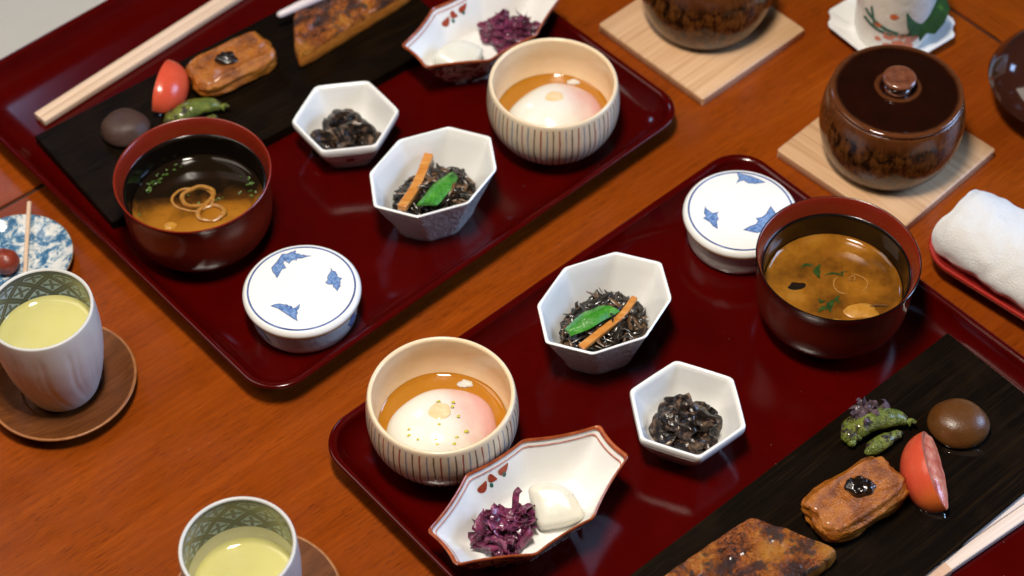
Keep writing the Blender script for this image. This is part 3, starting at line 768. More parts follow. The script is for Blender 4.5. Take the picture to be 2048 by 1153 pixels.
# ------------------------------------------------------------------ hexagonal bowls with black beans
def hex_bowl(label, x, y, deg):
    h = 3.3
    def ring(k, z, r): return [(px, py, z) for px, py in roundpoly([(4.2 * k * cos(R(60 * i)), 4.2 * k * sin(R(60 * i))) for i in range(6)], r, 5, .02, 5)]
    lv = [(.52, .22), (.58, .22), (.60, 0), (.63, 0), (.655, .2), (.68, .45), (.80, 1.15), (.92, 2.1), (.945, 2.4), (.985, 2.62), (1.0, 2.9), (1.0, h - .05), (.985, h + .05), (.955, h + .07), (.925, h - .02), (.90, h - .3), (.80, 1.9), (.68, 1.0), (.56, .66), (.4, .55)]
    m = M(); m.loft([ring(k, z, .32 if k > .8 else .5) for k, z in lv], mats=[1 if i < 8 else 0 for i in range(len(lv) - 1)], cap0=True, cap1=True)
    t = thing('hexagonal_bowl', label, 'bowl', (x, y, TF), R(deg), 'white hexagonal bowls')
    obj('bowl_body', m, ['porcelain', 'porcelain_grey'], t, ang=50)
    # small red flower on the outer wall facing the diner
    m = M(); a0 = R(-60 - deg + 8)
    for k in range(5):
        u0, v0 = .22 * cos(2 * pi * k / 5), .22 * sin(2 * pi * k / 5); pts = []
        for j in range(10):
            u = u0 + .17 * cos(2 * pi * j / 10); v = v0 + .17 * sin(2 * pi * j / 10)
            pts.append((u, v))
        m.poly([wall_pt(u, v, deg) for u, v in pts])
    obj('flower_motif', m, 'red_paint', t)
    return t
def wall_pt(u, v, deg):
    """a point of the bowl's outer wall on the facet that faces the camera, u along it and v up it"""
    k = round((-75 - deg - 30) / 60); am = R(60 * k + 30)
    zz = 1.75 + v; s = (.80 + (.92 - .80) * (zz - 1.15) / (2.1 - 1.15)) * 4.2 * cos(R(30)) + .06
    return (s * cos(am) - u * sin(am), s * sin(am) + u * cos(am), zz)
H1 = (-12.63, 105.25); H2 = (11.76, 76.8)
hex_bowl('white hexagonal bowl of large black beans next to the hijiki with straight carrot', *H1, 7)
hex_bowl('white hexagonal bowl of small wrinkled black beans by the charred fish board', *H2, 37)
def beans(c, n, size, grp, lab, seed):
    rr = random.Random(seed); out = []
    for k in range(n):
        for tr in range(200):
            lay = k / n
            r_ = (1.95 if lay < .6 else 1.1) * math.sqrt(rr.random()); a = rr.random() * 2 * pi
            x, y = r_ * cos(a), r_ * sin(a) * .92; z = 1.15 + (.0 if lay < .6 else .85) + .12 * rr.random()
            if all((x - q[0]) ** 2 + (y - q[1]) ** 2 + (1.15 * (z - q[2])) ** 2 > (size * .95) ** 2 for q in out): break
        out.append((x, y, z))
        m = M(); sx = size * (.85 + .35 * rr.random())
        m.blob((0, 0, 0), (sx * .92, sx * .68, sx * .58), 3, .55, 1.3, k + seed)
        o = obj('black_bean', m, 'bean_skin', loc=(c[0] + x + .05, c[1] + y - .1, TF + z), rot=(rr.gauss(0, .4), rr.gauss(0, .5), rr.random() * 6))
        tag(o, lab, 'bean', grp)
beans(H1, 12, 1.42, 'black beans heaped in the far hexagonal bowl', 'glossy large black bean in the bowl next to the straight carrot', 4)
beans(H2, 18, 1.15, 'black beans heaped in the near hexagonal bowl', 'glossy small black bean in the bowl by the charred fish', 9)

# ------------------------------------------------------------------ lidded jars
LEAF1 = [
 [(-2.29, 1.92), (-2.12, 2.21), (-1.93, 2.49), (-1.72, 2.95), (-1.58, 3.24), (-1.23, 3.23), (-0.97, 3.4), (-0.84, 3.45), (-0.58, 3.58), (-0.61, 3.27), (-0.34, 3.21), (-0.16, 3.08), (-0.07, 3.14), (0.11, 3.06), (0.64, 2.97), (0.12, 2.87), (-0.05, 2.76), (-0.45, 2.74), (-0.48, 2.54), (-0.71, 2.63), (-0.92, 2.47), (-0.99, 2.24), (-1.18, 2.41), (-1.37, 2.55), (-1.44, 2.36), (-1.19, 1.84), (-1.49, 1.73), (-1.6, 1.45), (-1.71, 1.11), (-1.83, 0.88), (-1.99, 1.28), (-2.18, 1.52)],
 [(2.0, 1.88), (2.17, 1.53), (2.39, 1.47), (2.54, 1.12), (2.59, 0.92), (2.9, 0.82), (2.73, 0.54), (2.83, 0.46), (2.75, 0.2), (2.84, 0.09), (2.72, -0.06), (2.6, -0.44), (2.37, -0.07), (2.28, -0.05), (2.23, 0.22), (1.96, 0.22), (1.74, 0.34), (1.69, 0.42), (1.86, 0.68), (1.8, 0.85), (1.84, 1.08), (2.04, 1.47)],
 [(-2.14, -1.64), (-1.77, -1.49), (-1.47, -1.44), (-1.2, -1.53), (-0.94, -1.54), (-0.8, -1.68), (-0.63, -1.68), (-0.49, -1.91), (-0.28, -1.8), (-0.01, -1.49), (-0.05, -1.92), (-0.2, -2.13), (-0.12, -2.36), (-0.19, -2.52), (-0.17, -2.85), (-0.06, -3.1), (-0.43, -2.85), (-1.06, -2.33), (-1.52, -1.94)]]
LEAF2 = [
 [(0.05, 3.83), (0.26, 3.72), (0.48, 3.66), (0.99, 3.5), (1.56, 3.18), (2.11, 2.76), (1.35, 2.63), (0.76, 2.69), (0.49, 3.0), (0.18, 2.91), (-0.13, 2.67), (0.14, 3.21)],
 [(-2.62, 0.47), (-2.5, 0.17), (-2.09, -0.24), (-1.63, -0.09), (-1.81, -0.44), (-1.69, -0.84), (-1.86, -1.03), (-1.85, -1.81), (-2.19, -1.51), (-2.38, -1.12), (-2.86, -0.71), (-2.62, -0.52), (-2.75, -0.22)],
 [(-0.03, -1.95), (0.52, -1.58), (0.97, -1.4), (1.15, -1.11), (1.03, -0.81), (1.48, -0.72), (1.8, -0.43), (2.07, 0.05), (2.25, 0.39), (2.43, -0.06), (2.54, -0.35), (2.72, -0.75), (2.01, -1.32), (1.66, -1.9), (1.03, -2.27), (0.47, -2.1)]]
def leaf_mesh(P, f):
    """outline in dark ink, a paler wash inside it, a midrib and side veins; f maps (x, y, lift) to a point"""
    m = M(); n = len(P); cx = sum(p[0] for p in P) / n; cy = sum(p[1] for p in P) / n
    bm = bmesh.new(); vs = [bm.verts.new((x, y, 0)) for x, y in P]; fc = bm.faces.new(vs)
    tri = bmesh.ops.triangulate(bm, faces=[fc])['faces']
    bmesh.ops.subdivide_edges(bm, edges=bm.edges[:], cuts=1, use_grid_fill=True)
    bm.verts.ensure_lookup_table(); bm.verts.index_update()
    m.add([f(v.co.x, v.co.y, 0) for v in bm.verts], [[v.index for v in q.verts] for q in bm.faces], 0); bm.free()
    # the wash: the outline shrunk along its normals
    Q = []
    ar = sum(P[i - 1][0] * P[i][1] - P[i][0] * P[i - 1][1] for i in range(n))
    sg = 1 if ar > 0 else -1
    for i in range(n):
        a = Vector(P[i]) - Vector(P[i - 1]); b = Vector(P[(i + 1) % n]) - Vector(P[i])
        na = Vector((-a.y, a.x)).normalized() * sg; nb = Vector((-b.y, b.x)).normalized() * sg
        d = (na + nb); d = d.normalized() if d.length > .2 else na
        q = Vector(P[i]) + d * .055; Q.append((q.x, q.y))
    bm = bmesh.new(); fc = bm.faces.new([bm.verts.new((x, y, 0)) for x, y in Q]); bmesh.ops.triangulate(bm, faces=[fc])
    bmesh.ops.subdivide_edges(bm, edges=bm.edges[:], cuts=1, use_grid_fill=True)
    bm.verts.ensure_lookup_table(); bm.verts.index_update()
    m.add([f(v.co.x, v.co.y, .006) for v in bm.verts], [[v.index for v in q.verts] for q in bm.faces], 1); bm.free()
    return m
def jar(label, x, y, leaves, side):
    t = thing('lidded_jar', label, 'jar', (x, y, TF), 0, 'round white jars with blue leaves')
    m = M(); m.lathe([(0, .2), (3.1, .2)] + prof([(3.2, 0), (3.42, .02), (3.6, .12), (3.78, .5), (3.88, 1.3), (3.9, 2.45)], 4) + [(3.6, 2.45), (3.55, .6), (0, .5)], 96)
    body = obj('jar_body', m, 'porcelain_grey', t, ang=40)
    top = prof([(4.22, 2.98), (4.12, 3.1), (3.9, 3.17), (2.5, 3.21), (0, 3.23)], 4)
    lidp = [(3.8, 2.5), (4.16, 2.5), (4.24, 2.54), (4.27, 2.66), (4.27, 2.8), (4.26, 2.9)] + top
    m = M(); m.lathe(lidp, 110, [1 if 0 < i < 4 else 0 for i in range(len(lidp) - 1)])
    lid = obj('lid', m, ['porcelain', 'unglazed_edge'], t, ang=50)
    def ztop(x_, y_):
        r_ = math.hypot(x_, y_)
        for (r0, z0), (r1, z1) in zip(top, top[1:]):
            if r1 <= r_ <= r0: return z1 + (z0 - z1) * (r_ - r1) / (r0 - r1)
        return 3.23 if r_ < 1 else 2.98
    m = M(); n = 120; m.loft([[(rr_ * cos(2 * pi * j / n), rr_ * sin(2 * pi * j / n), ztop(rr_, 0) + .012) for j in range(n)] for rr_ in (3.78, 3.85, 3.92)])
    obj('blue_ring', m, 'ring_ink', lid)
    for P in leaves:
        obj('leaf_motif', leaf_mesh(P, lambda a, b, l: (a, b, ztop(a, b) + .012 + l)), ['blue_ink', 'pale_blue_ink'], lid)
    for (ang0, rot_, sc_) in side:
        def f(a, b, l):
            u, v = rot2(((a - 2.3) * sc_, (b - .7) * sc_), rot_)
            zz = min(max(1.35 + v, .35), 2.42); rr_ = 3.76 + (.12 if zz > 1.2 else .12 * (zz - .35) / .85) + .035 + l
            if zz < 1.0: rr_ -= (1.0 - zz) * .10
            th = ang0 + u / 3.9
            return (rr_ * cos(th), rr_ * sin(th), zz)
        obj('leaf_motif', leaf_mesh(LEAF1[1], f), ['blue_ink', 'pale_blue_ink'], body)
    return t
jar('white lidded jar with blue leaves, fully visible at the tray front corner', -15.1, 88.18, LEAF1, [(R(-138), R(40), .95), (R(-22), R(-35), 1.0), (R(100), 0, 1)])
jar('white lidded jar with blue leaves, partly covered by the cloudy soup bowl', 17.02, 94.82, LEAF2, [(R(-66), R(70), .8), (R(60), .5, 1), (R(170), 0, 1)])

# ------------------------------------------------------------------ boat-shaped dishes with pickles
BC = [(7.0, 1.58), (2.35, 3.85), (-2.35, 3.85), (-7.0, 1.58), (-7.0, -1.58), (-2.35, -3.85), (2.35, -3.85), (7.0, -1.58)]
BF = [(3.9, .95), (1.6, 2.05), (-1.6, 2.05), (-3.9, .95), (-3.9, -.95), (-1.6, -2.05), (1.6, -2.05), (3.9, -.95)]
def boat_mix(k, extra=0.0):
    P = []
    for (a, b), (c_, d) in zip(BF, BC):
        P.append((a + (c_ - a) * k, b + (d - b) * k))
    return P
def boat_dish(label, x, y, deg):
    t = thing('pickle_dish', label, 'dish', (x, y, TF), R(deg), 'boat shaped white dishes with orange rims')
    H = 3.85
    def ring(k, z, r=.25, b=-.16, off=0.0):
        P = boat_mix(k)
        if off: P = [tuple(Vector(p) * (1 + off / Vector(p).length)) for p in P]
        q = roundpoly(P, r, 4, b * min(k, 1), 6)
        # the pointed ends sweep up a little
        return [(px, py, z + (.35 * (abs(px) / 7.0) ** 2.2 if z > 2.5 else 0)) for px, py in q]
    out = [ring(-.12, .3, .3), ring(-.05, .3, .3), ring(-.05, 0, .3), ring(.04, 0, .3), ring(.08, .35, .3), ring(.3, 1.0), ring(.62, 2.2), ring(.95, H - .25)]
    ins = [ring(.95, H - .15), ring(.93, H - .22), ring(.72, 2.75), ring(.45, 1.75), ring(.20, .95), ring(.08, .72, .35), ring(-.1, .62, .35)]
    m = M(); m.loft(out, 1, cap0=True); m.loft(ins, 0, cap1=True)
    b = obj('dish_body', m, ['porcelain', 'painted_outside'], t, ang=40)
    m = M(); m.loft([ring(.92, H - .36), ring(.985, H - .20), ring(1.005, H - .06), ring(1.0, H + .05), ring(.965, H + .09), ring(.925, H + .03), ring(.905, H - .12)])
    obj('rim', m, 'orange_rim', t, ang=60)
    m = M(); m.loft([[(p[0], p[1], p[2] + .02) for p in ring(.835, H - .53)], [(p[0], p[1], p[2] + .02) for p in ring(.86, H - .46)]])
    m.v = [(px * .995, py * .995, pz + .02) for px, py, pz in m.v]
    obj('inner_line', m, 'thin_red_line', t)
    # red petals and green dots on the inner wall of the long side
    def wall(u, v, sgn, fc):
        """u 0..1 along the facet, v depth below the rim in cm"""
        i0, i1 = fc
        k = .95 - v * .235; P = boat_mix(k); a = Vector(P[i0]); b2 = Vector(P[i1]); p = a + (b2 - a) * u
        nn = Vector((-p.x, -p.y)).normalized() * (.16 * k * 4 * u * (1 - u) + .03)
        p = p + nn
        zs = H - .15 - v * .95
        return (p.x, p.y, zs + .35 * (abs(p.x) / 7.0) ** 2.2 * (1 if zs > 2.5 else 0) + .03)
    for fc in ((2, 1), (5, 6)):
        for (cu, cv, a, L, W) in ((.12, 1.25, -.55, .85, .34), (.34, 1.0, .75, .66, .34), (.56, .80, -.35, .85, .34)):
            pts = []; m = M()
            for j in range(16):
                tt = 2 * pi * j / 16; q = rot2((L * .62 * cos(tt), W * .62 * sin(tt) * (1.3 - .7 * cos(tt)) + .12 * (1 - cos(tt) ** 2)), a)
                pts.append(wall(cu + q[0] / 4.7, cv + q[1], 1, fc))
            m.poly(pts); obj('petal_motif', m, 'red_paint', b)
        for (cu, cv) in ((.27, 1.5), (.55, 1.25)):
            m = M(); m.poly([wall(cu + .16 * cos(2 * pi * j / 12) / 4.7, cv + .19 * sin(2 * pi * j / 12), 1, fc) for j in range(12)])
            obj('dot_motif', m, 'green_paint', b)
    return t
D1 = (-1.85, 115.0); D2 = (.89, 69.6)
boat_dish('white boat shaped dish with orange rim behind the far striped bowl', *D1, 36.6)
boat_dish('whole white boat shaped dish with orange rim before the zest sprinkled egg', *D2, 35.3)
def pickles(label, x, y, seed):
    rr = random.Random(seed); m = M()
    m.blob((0, 0, 1.35), (1.6, 1.3, .95), 3, .35, 1.4, seed)
    for k in range(30):
        a = rr.random() * 2 * pi; r_ = math.sqrt(rr.random()); px, py = 1.75 * r_ * cos(a), 1.4 * r_ * sin(a)
        zt = 1.1 + 1.5 * (1 - r_ * r_) ** .7 + rr.gauss(0, .1)
        rt = Matrix.Rotation(rr.random() * 6.3, 3, 'Z') @ Matrix.Rotation(rr.gauss(0, .7), 3, 'X') @ Matrix.Rotation(rr.gauss(0, .7), 3, 'Y')
        L = .55 + .55 * rr.random(); W = .35 + .4 * rr.random(); n = 12; top = []; bot = []
        for i in range(n):
            ra = []; rb = []
            for j in range(n):
                u, v = 2 * i / (n - 1) - 1, 2 * j / (n - 1) - 1
                edge = 1 + .25 * noise.noise(Vector((u * 2 + k, v * 2, seed)))
                q = Vector((u * L * edge, v * W * edge, 0)) + Vector([.42 * noise.noise(Vector((u * 1.5 + 9 * c_, v * 1.5 + k * 3.7, seed))) for c_ in (1, 2, 3)]) + Vector((0, 0, .16 * noise.noise(Vector((u * 3.3, v * 3.3 + k, seed)))))
                q = rt @ q; ra.append((px + q.x, py + q.y, max(zt + q.z, .72))); rb.append((px + q.x, py + q.y, max(zt + q.z - .09, .70)))
            top.append(ra); bot.append(rb)
        m.loft(top, close=False); m.loft(bot, close=False)
        m.loft([top[0], bot[0]], close=False); m.loft([top[-1], bot[-1]], close=False)
        m.loft([[r0[0] for r0 in top], [r0[0] for r0 in bot]], close=False); m.loft([[r0[-1] for r0 in top], [r0[-1] for r0 in bot]], close=False)
    for k in range(6):
        a = rr.random() * 6.3; p0 = Vector((1.3 * cos(a), 1.0 * sin(a), 1.2)); d = Vector((cos(a), sin(a), .25))
        m.tube(cat_rom([p0, p0 + d * .5 + Vector((0, 0, .25)), p0 + d * .95 + Vector((0, 0, .1 * rr.random()))], 3), [.16, .17, .16, .15, .13, .10, .05], 6, flat=.5)
    if seed == 5:
        m.tube(cat_rom([(1.0, .2, 2.0), (1.35, .7, 2.5), (1.7, 1.05, 2.9), (2.05, 1.1, 3.0)], 4), .24, 7, flat=.5)
    o = obj('purple_pickles', m, 'purple_pickle', loc=(x, y, TF), rot=(0, 0, R(35))); o['kind'] = 'stuff'
    return tag(o, label, 'pickles')
pickles('crumpled purple pickled leaves in the dish behind the far striped bowl', .05, 116.3, 3)
pickles('crumpled purple pickled leaves with a raised stem in the whole pickle dish', -.75, 68.65, 5)
def radish(label, x, y, deg, tilt):
    P = roundpoly([(-1.9, -1.5), (1.35, -1.6), (1.25, -.3), (.75, .75), (-.3, 1.45), (-1.85, 1.6)], .55, 5, .06, 5)
    m = M(); q = lambda k: [(-.35 + (u + .35) * k, v * k) for u, v in P]
    m.loft([[(u + .05 * noise.noise(Vector((u, v, z))), v, z + .06 * noise.noise(Vector((u * .8, v * .8, 3)))) for u, v in q(k)] for k, z in ((.55, -1.0), (.85, -.92), (.95, -.75), (1, -.4), (1, .4), (.96, .70), (.89, .88), (.78, .98), (.5, 1.04), (.1, 1.06))], cap0=True, cap1=True)
    o = obj('radish_slice', m, 'radish', loc=(x, y, TF + 1.55), rot=(R(tilt), R(-8), R(deg)), ang=80)
    return tag(o, label, 'radish', 'white radish slices in the pickle dishes')
radish('pale radish slice tucked before the purple pickles in the far dish', -3.9, 113.7, 60, 20)
radish('pale translucent radish slice at the far end of the whole pickle dish', 2.95, 70.55, 12, 20)

# ------------------------------------------------------------------ tea cups and saucers
def saucer(label, x, y, r):
    k = r / 5.5
    p = [(0, .1), (2.3 * k, .1), (2.5 * k, 0), (3.0 * k, 0), (3.2 * k, .15), (4.4 * k, .55), (5.3 * k, 1.05)]
    top = prof([(5.42 * k, 1.12), (5.5 * k, 1.22), (5.44 * k, 1.32), (5.3 * k, 1.31)], 3)
    ins = prof([(5.3 * k, 1.31), (4.4 * k, .92), (3.5 * k, .72), (3.05 * k, .66), (2.95 * k, .52), (2.8 * k, .46), (0, .45)], 4)[1:]
    al = p + top + ins
    m = M(); m.lathe(al, 96, [1 if len(p) - 1 <= i < len(p) + len(top) - 1 else 0 for i in range(len(al) - 1)])
    o = obj('saucer', m, ['saucer_wood', 'saucer_edge'], loc=(x, y, 0), rot=(0, 0, R(35)), ang=40)
    return tag(o, label, 'saucer', 'brown ridged wooden saucers')
def tea_cup(label, x, y, z, rz=0):
    out = prof([(2.2, .02), (2.42, .1), (2.62, .5), (3.0, 1.7), (3.42, 3.5), (3.64, 5.4), (3.68, 6.9), (3.64, 8.1), (3.61, 8.5)], 5)
    rim = [(3.60, 8.60), (3.52, 8.65), (3.43, 8.63), (3.37, 8.54)]
    la = prof([(3.37, 8.54), (3.36, 8.2), (3.45, 7.0), (3.43, 5.42)], 4)[1:]; ins = prof([(3.43, 5.42), (3.2, 3.4), (2.7, 1.6), (1.8, .8), (0, .7)], 4)[1:]
    al = [(0, .15), (2.0, .15)] + out + rim + la + ins; k0 = 2 + len(out) + len(rim); 
    def rf(r, zz, t):
        if r < 2.45 or zz < .15: return r
        return r
    mats = []
    for i in range(len(al) - 1):
        mats.append(0 if i < k0 - 1 else (1 if i < k0 - 1 + len(la) else 2))
    nout = 2 + len(out)
    n = 140; rings = []
    for i, (r, zz) in enumerate(al):
        ring = []
        for j in range(n):
            t = 2 * pi * j / n; rr = max(r, 1e-3)
            if 2 <= i < nout and zz > .3:
                # carved slanting flutes that swing up and die out below the rim
                env = max(0, min(1, (zz - .4) / 1.2)) * max(0, min(1, (7.9 - zz) / 1.4))
                ph = t * 6 + .42 * (zz - 3) + .9 * sin(zz * .55)
                sv = (abs(((ph / pi) % 2) - 1)); gro = math.exp(-((sv - .5) / .10) ** 2) + .7 * math.exp(-((sv - .24) / .06) ** 2)
                rr -= .075 * env * gro
            ring.append((rr * cos(t), rr * sin(t), zz))
        rings.append(ring)
    m = M(); m.loft(rings, mats=mats)
    o = obj('tea_cup', m, ['cup_glaze', 'cup_lattice', 'cup_inside'], loc=(x, y, z), rot=(0, 0, rz), ang=55)
    return tag(o, label, 'cup', 'white tea cups')
C1 = (-31.88, 82.08); C2 = (-17.09, 63.09)
saucer('ridged brown saucer showing most of its rim, by the blue plate', -32.0, 82.25, 5.3)
saucer('ridged brown saucer mostly cut off by the lower frame edge', -16.95, 63.75, 5.75)
tea_cup('white fluted tea cup standing next to the blue plum plate', C1[0], C1[1], .86)
tea_cup('white tea cup cut off at the lower frame edge', C2[0], C2[1], .86, 2.1)
t1 = M(); t1.lathe([(0, 5.55), (2.0, 5.55)] + prof([(2.55, 5.55), (2.85, 5.57), (3.1, 5.62), (3.3, 5.72), (3.44, 5.86)], 4), 72)
tag(obj('green_tea', t1, 'green_tea', loc=(C1[0], C1[1], .86)), 'yellow green tea filling the cup near the plum plate', 'tea', 'green teas in the cups')
t2 = M(); t2.lathe([(0, 4.0), (1.9, 4.0)] + prof([(2.45, 4.0), (2.75, 4.02), (3.0, 4.07), (3.18, 4.16), (3.32, 4.30)], 4), 72)
tag(obj('green_tea', t2, 'green_tea', loc=(C2[0], C2[1], .86)), 'pale green tea standing lower in the cut off cup', 'tea', 'green teas in the cups')

# ------------------------------------------------------------------ blue plate, plum, pick
pp = [(0, .15), (2.0, .15), (2.1, 0), (2.4, 0), (2.5, .15), (3.4, .5), (4.15, 1.05)]
rm = [(4.22, 1.13), (4.24, 1.2), (4.17, 1.24)]; ii = prof([(4.17, 1.24), (4.0, 1.12), (3.2, .66), (2.2, .42), (0, .38)], 4)[1:]
al = pp + rm + ii
m = M(); m.lathe(al, 90, [1 if len(pp) - 1 <= i < len(pp) + len(rm) - 1 else 0 for i in range(len(al) - 1)])
tag(obj('small_plate', m, ['blue_swirl', 'gold_edge'], loc=(-36.95, 93.9, 0)), 'small blue and white plate with a red plum on it', 'plate')
m = M(); m.blob((0, 0, .95), (1.0, 1.0, .92), 4, .10, 1.5, 2)
tag(obj('pickled_plum', m, 'plum_skin', loc=(-37.6, 93.3, .42)), 'round red pickled plum on the small blue plate', 'plum')
m = M(); m.tube([(0, 0, 0), (-.25, 3.3, .35), (-.5, 6.7, .7)], [.16, .17, .17], 8)
tag(obj('food_pick', m, 'chopstick_wood', loc=(-36.2, 92.4, .75)), 'thin pale wooden pick lying across the blue plate', 'pick')

# ------------------------------------------------------------------ brown pots on pale boards
def pot_board(label, x, y, deg):
    m = M(); a = 6.03
    m.loft([[(u, v, z) for u, v in rrect(a - d, a - d, .25, 4)] for d, z in ((.06, 0), (0, .08), (0, .82), (.10, .92))], cap0=True, cap1=True)
    return tag(obj('pot_board', m, 'pale_wood', loc=(x, y, .0), rot=(0, 0, R(deg))), label, 'board', 'square pale wood boards under the pots')
pot_board('square pale wood board under the brown pot with its lid in view', 29.38, 103.54, 43.67 - 90)
pot_board('square pale wood board under the brown pot cut by the upper frame edge', 16.08, 117.9, 41.36)
def pot(label, x, y):
    t = thing('lidded_pot', label, 'pot', (x, y, .92), 0, 'brown glazed lidded pots')
    pr = [(0, .15), (3.2, .15)] + prof([(3.3, 0), (3.9, .05), (4.3, .35), (4.85, 1.2), (5.3, 2.5), (5.47, 3.8), (5.40, 5.0), (5.22, 5.9), (5.08, 6.35)], 4) + [(5.02, 6.52), (4.9, 6.6), (4.75, 6.55), (4.7, 6.3), (4.9, 4.5), (4.6, 2), (3, .8), (0, .7)]
    m = M(); m.lathe(pr, 96); obj('pot_body', m, 'mottled_glaze', t, ang=50)
    lp = [(4.5, 6.62), (4.86, 6.64)] + prof([(4.93, 6.68), (4.97, 6.82), (4.90, 6.95), (4.70, 7.0), (4.5, 6.96), (4.3, 6.90), (4.0, 6.93), (3.2, 7.12), (2.3, 7.26), (1.75, 7.31), (1.55, 7.36), (1.4, 7.33), (1.2, 7.24)], 5)
    m = M(); m.lathe(lp + [(0, 7.22)], 96); lid = obj('lid', m, 'brown_glaze', t, ang=50)
    kp = prof([(1.12, 7.2), (.86, 7.32), (.78, 7.5), (.86, 7.72), (1.12, 7.9), (1.27, 8.1), (1.22, 8.3), (1.0, 8.4), (.7, 8.36), (.4, 8.26), (0, 8.22)], 4)
    m = M(); m.lathe(kp, 64); obj('knob', m, 'knob_glaze', lid, ang=50)
    return t
pot('round brown pot with knobbed lid fully in view', 29.17, 103.04)
pot('mottled brown pot cut by the upper frame edge, lid out of view', 16.35, 118.9)

# ------------------------------------------------------------------ white beaker on its notched dish, leaf
def notched(a, nt):
    # a square with its corners cut by small concave bites
    P = []
    for k in range(4):
        c = [(a, a - 1.55), (a - .22, a - 1.15), (a - .62, a - .98), (a - .98, a - .62), (a - 1.15, a - .22), (a - 1.55, a)]
        P += [rot2(p, pi / 2 * k) for p in c]
    return P
m = M()
def nr(k, z): return [(u * k, v * k, z + .05 * sin(3 * u)) for u, v in notched(4.35, 0)]
m.loft([nr(.55, 0), nr(.6, 0), nr(.72, .25), nr(.98, 1.05), nr(1.0, 1.12), nr(.99, 1.2), nr(.95, 1.18), nr(.72, .5), nr(.5, .38)], cap0=True, cap1=True)
tag(obj('square_dish', m, 'porcelain', loc=(31.7, 117.6, 0), rot=(0, 0, R(36)), ang=45), 'white square dish with notched corners under the painted beaker', 'dish')
bk = thing('painted_beaker', 'white beaker painted with orange flowers and green lines', 'beaker', (31.75, 117.5, .4), 0)
m = M(); m.lathe([(0, .1), (2.5, .1)] + prof([(2.6, 0), (2.9, .1), (3.1, .8), (3.2, 2.4), (3.25, 7.0)], 4) + [(3.2, 7.15), (3.05, 7.1), (2.95, 2.5), (2.8, .7), (0, .6)], 80)
obj('beaker_wall', m, 'porcelain_grey', bk, ang=45)
def bw(th, z): 
    rr_ = 3.24 if z > 2.4 else 3.13 + (z - .8) * .07
    return ((rr_ + .03) * cos(th), (rr_ + .03) * sin(th), z)
m = M()
for (a0, z0, a1, z1, dip) in ((R(-150), 3.3, R(-95), 1.9, .15), (R(-150), 2.45, R(-78), 1.75, .3), (R(-90), 1.75, R(-50), 2.05, .2), (R(-130), 2.3, R(-140), 3.9, 0)):
    A = []; B = []
    for i in range(13):
        t = i / 12; zc = z0 + (z1 - z0) * t - dip * sin(pi * t); th = a0 + (a1 - a0) * t
        A.append(bw(th - .03, zc + .75 - .13)); B.append(bw(th + .03, zc + .75 + .13))
    m.loft([A, B], close=False)
obj('line_motif', m, 'green_paint', bk)
for (a0, z0, r_) in ((R(-106), 2.3, .50), (R(-92), 1.45, .55), (R(-72), 1.9, .60), (R(-76), 1.0, .50), (R(-106), 1.1, .45), (R(-88), 2.35, .36), (R(-122), 1.7, .28), (R(-104), 4.4, .35), (R(-125), 3.2, .3)):
    m = M(); m.poly([bw(a0 + (r_ * (1 + .22 * cos(5 * 2 * pi * j / 20)) * cos(2 * pi * j / 20)) / 3.2, z0 + r_ * .8 * sin(2 * pi * j / 20)) for j in range(20)])
    obj('flower_motif', m, 'flower_paint', bk)
# green leaf hanging down over the beaker's side
m = M(); 
LV = [(0, 0), (.35, .55), (.95, .5), (.85, 1.0), (1.5, 1.25), (1.15, 1.65), (1.75, 2.2), (1.15, 2.45), (1.3, 3.1), (.7, 3.05), (.35, 3.9), (0, 3.5), (-.4, 3.9), (-.75, 3.1), (-1.3, 3.1), (-1.1, 2.45), (-1.7, 2.1), (-1.15, 1.6), (-1.45, 1.2), (-.85, 1.0), (-.9, .5), (-.3, .5)]
bm = bmesh.new(); fc = bm.faces.new([bm.verts.new((a, b, 0)) for a, b in LV]); bmesh.ops.triangulate(bm, faces=[fc]); bmesh.ops.subdivide_edges(bm, edges=bm.edges[:], cuts=2, use_grid_fill=True)
bm.verts.ensure_lookup_table(); bm.verts.index_update()
for lift in (.0, -.05):
    m.add([(v.co.x * 1.25, v.co.y * 1.25, .25 * abs(v.co.x) - .08 * v.co.y ** 2 * .4 + lift) for v in bm.verts], [[v.index for v in f.verts] for f in bm.faces])
bm.free()
tag(obj('garnish_leaf', m, 'dark_leaf', loc=(33.4, 114.2, 2.2), rot=(R(72), R(14), R(22))), 'dark green lobed leaf hanging over the painted beaker', 'leaf')

# ------------------------------------------------------------------ dark lidded bowl at the edge
t = thing('covered_bowl', 'dark brown lacquer bowl with domed lid beside the lidded pot', 'bowl', (44.1, 108.4, 0), 0)
m = M(); m.lathe([(0, .1), (2.6, .1), (2.7, 0), (3.0, 0), (3.1, .5), (4.4, 1.2), (5.4, 2.4), (5.75, 3.2), (5.6, 3.3), (0, 2.9)], 80); obj('bowl_body', m, 'bowl_lacquer', t)
lp = [(5.7, 3.15), (6.2, 3.15)] + prof([(6.28, 3.22), (6.25, 3.34), (5.9, 4.0), (5.1, 4.9), (3.9, 5.6), (2.6, 5.95)], 5) + [(2.5, 6.3), (2.3, 6.4), (2.2, 6.1), (0, 6.0)]
m = M(); m.lathe(lp, 96, [1 if i < 4 else 0 for i in range(len(lp) - 1)]); obj('lid', m, ['lid_lacquer', 'bowl_band'], t, ang=45)

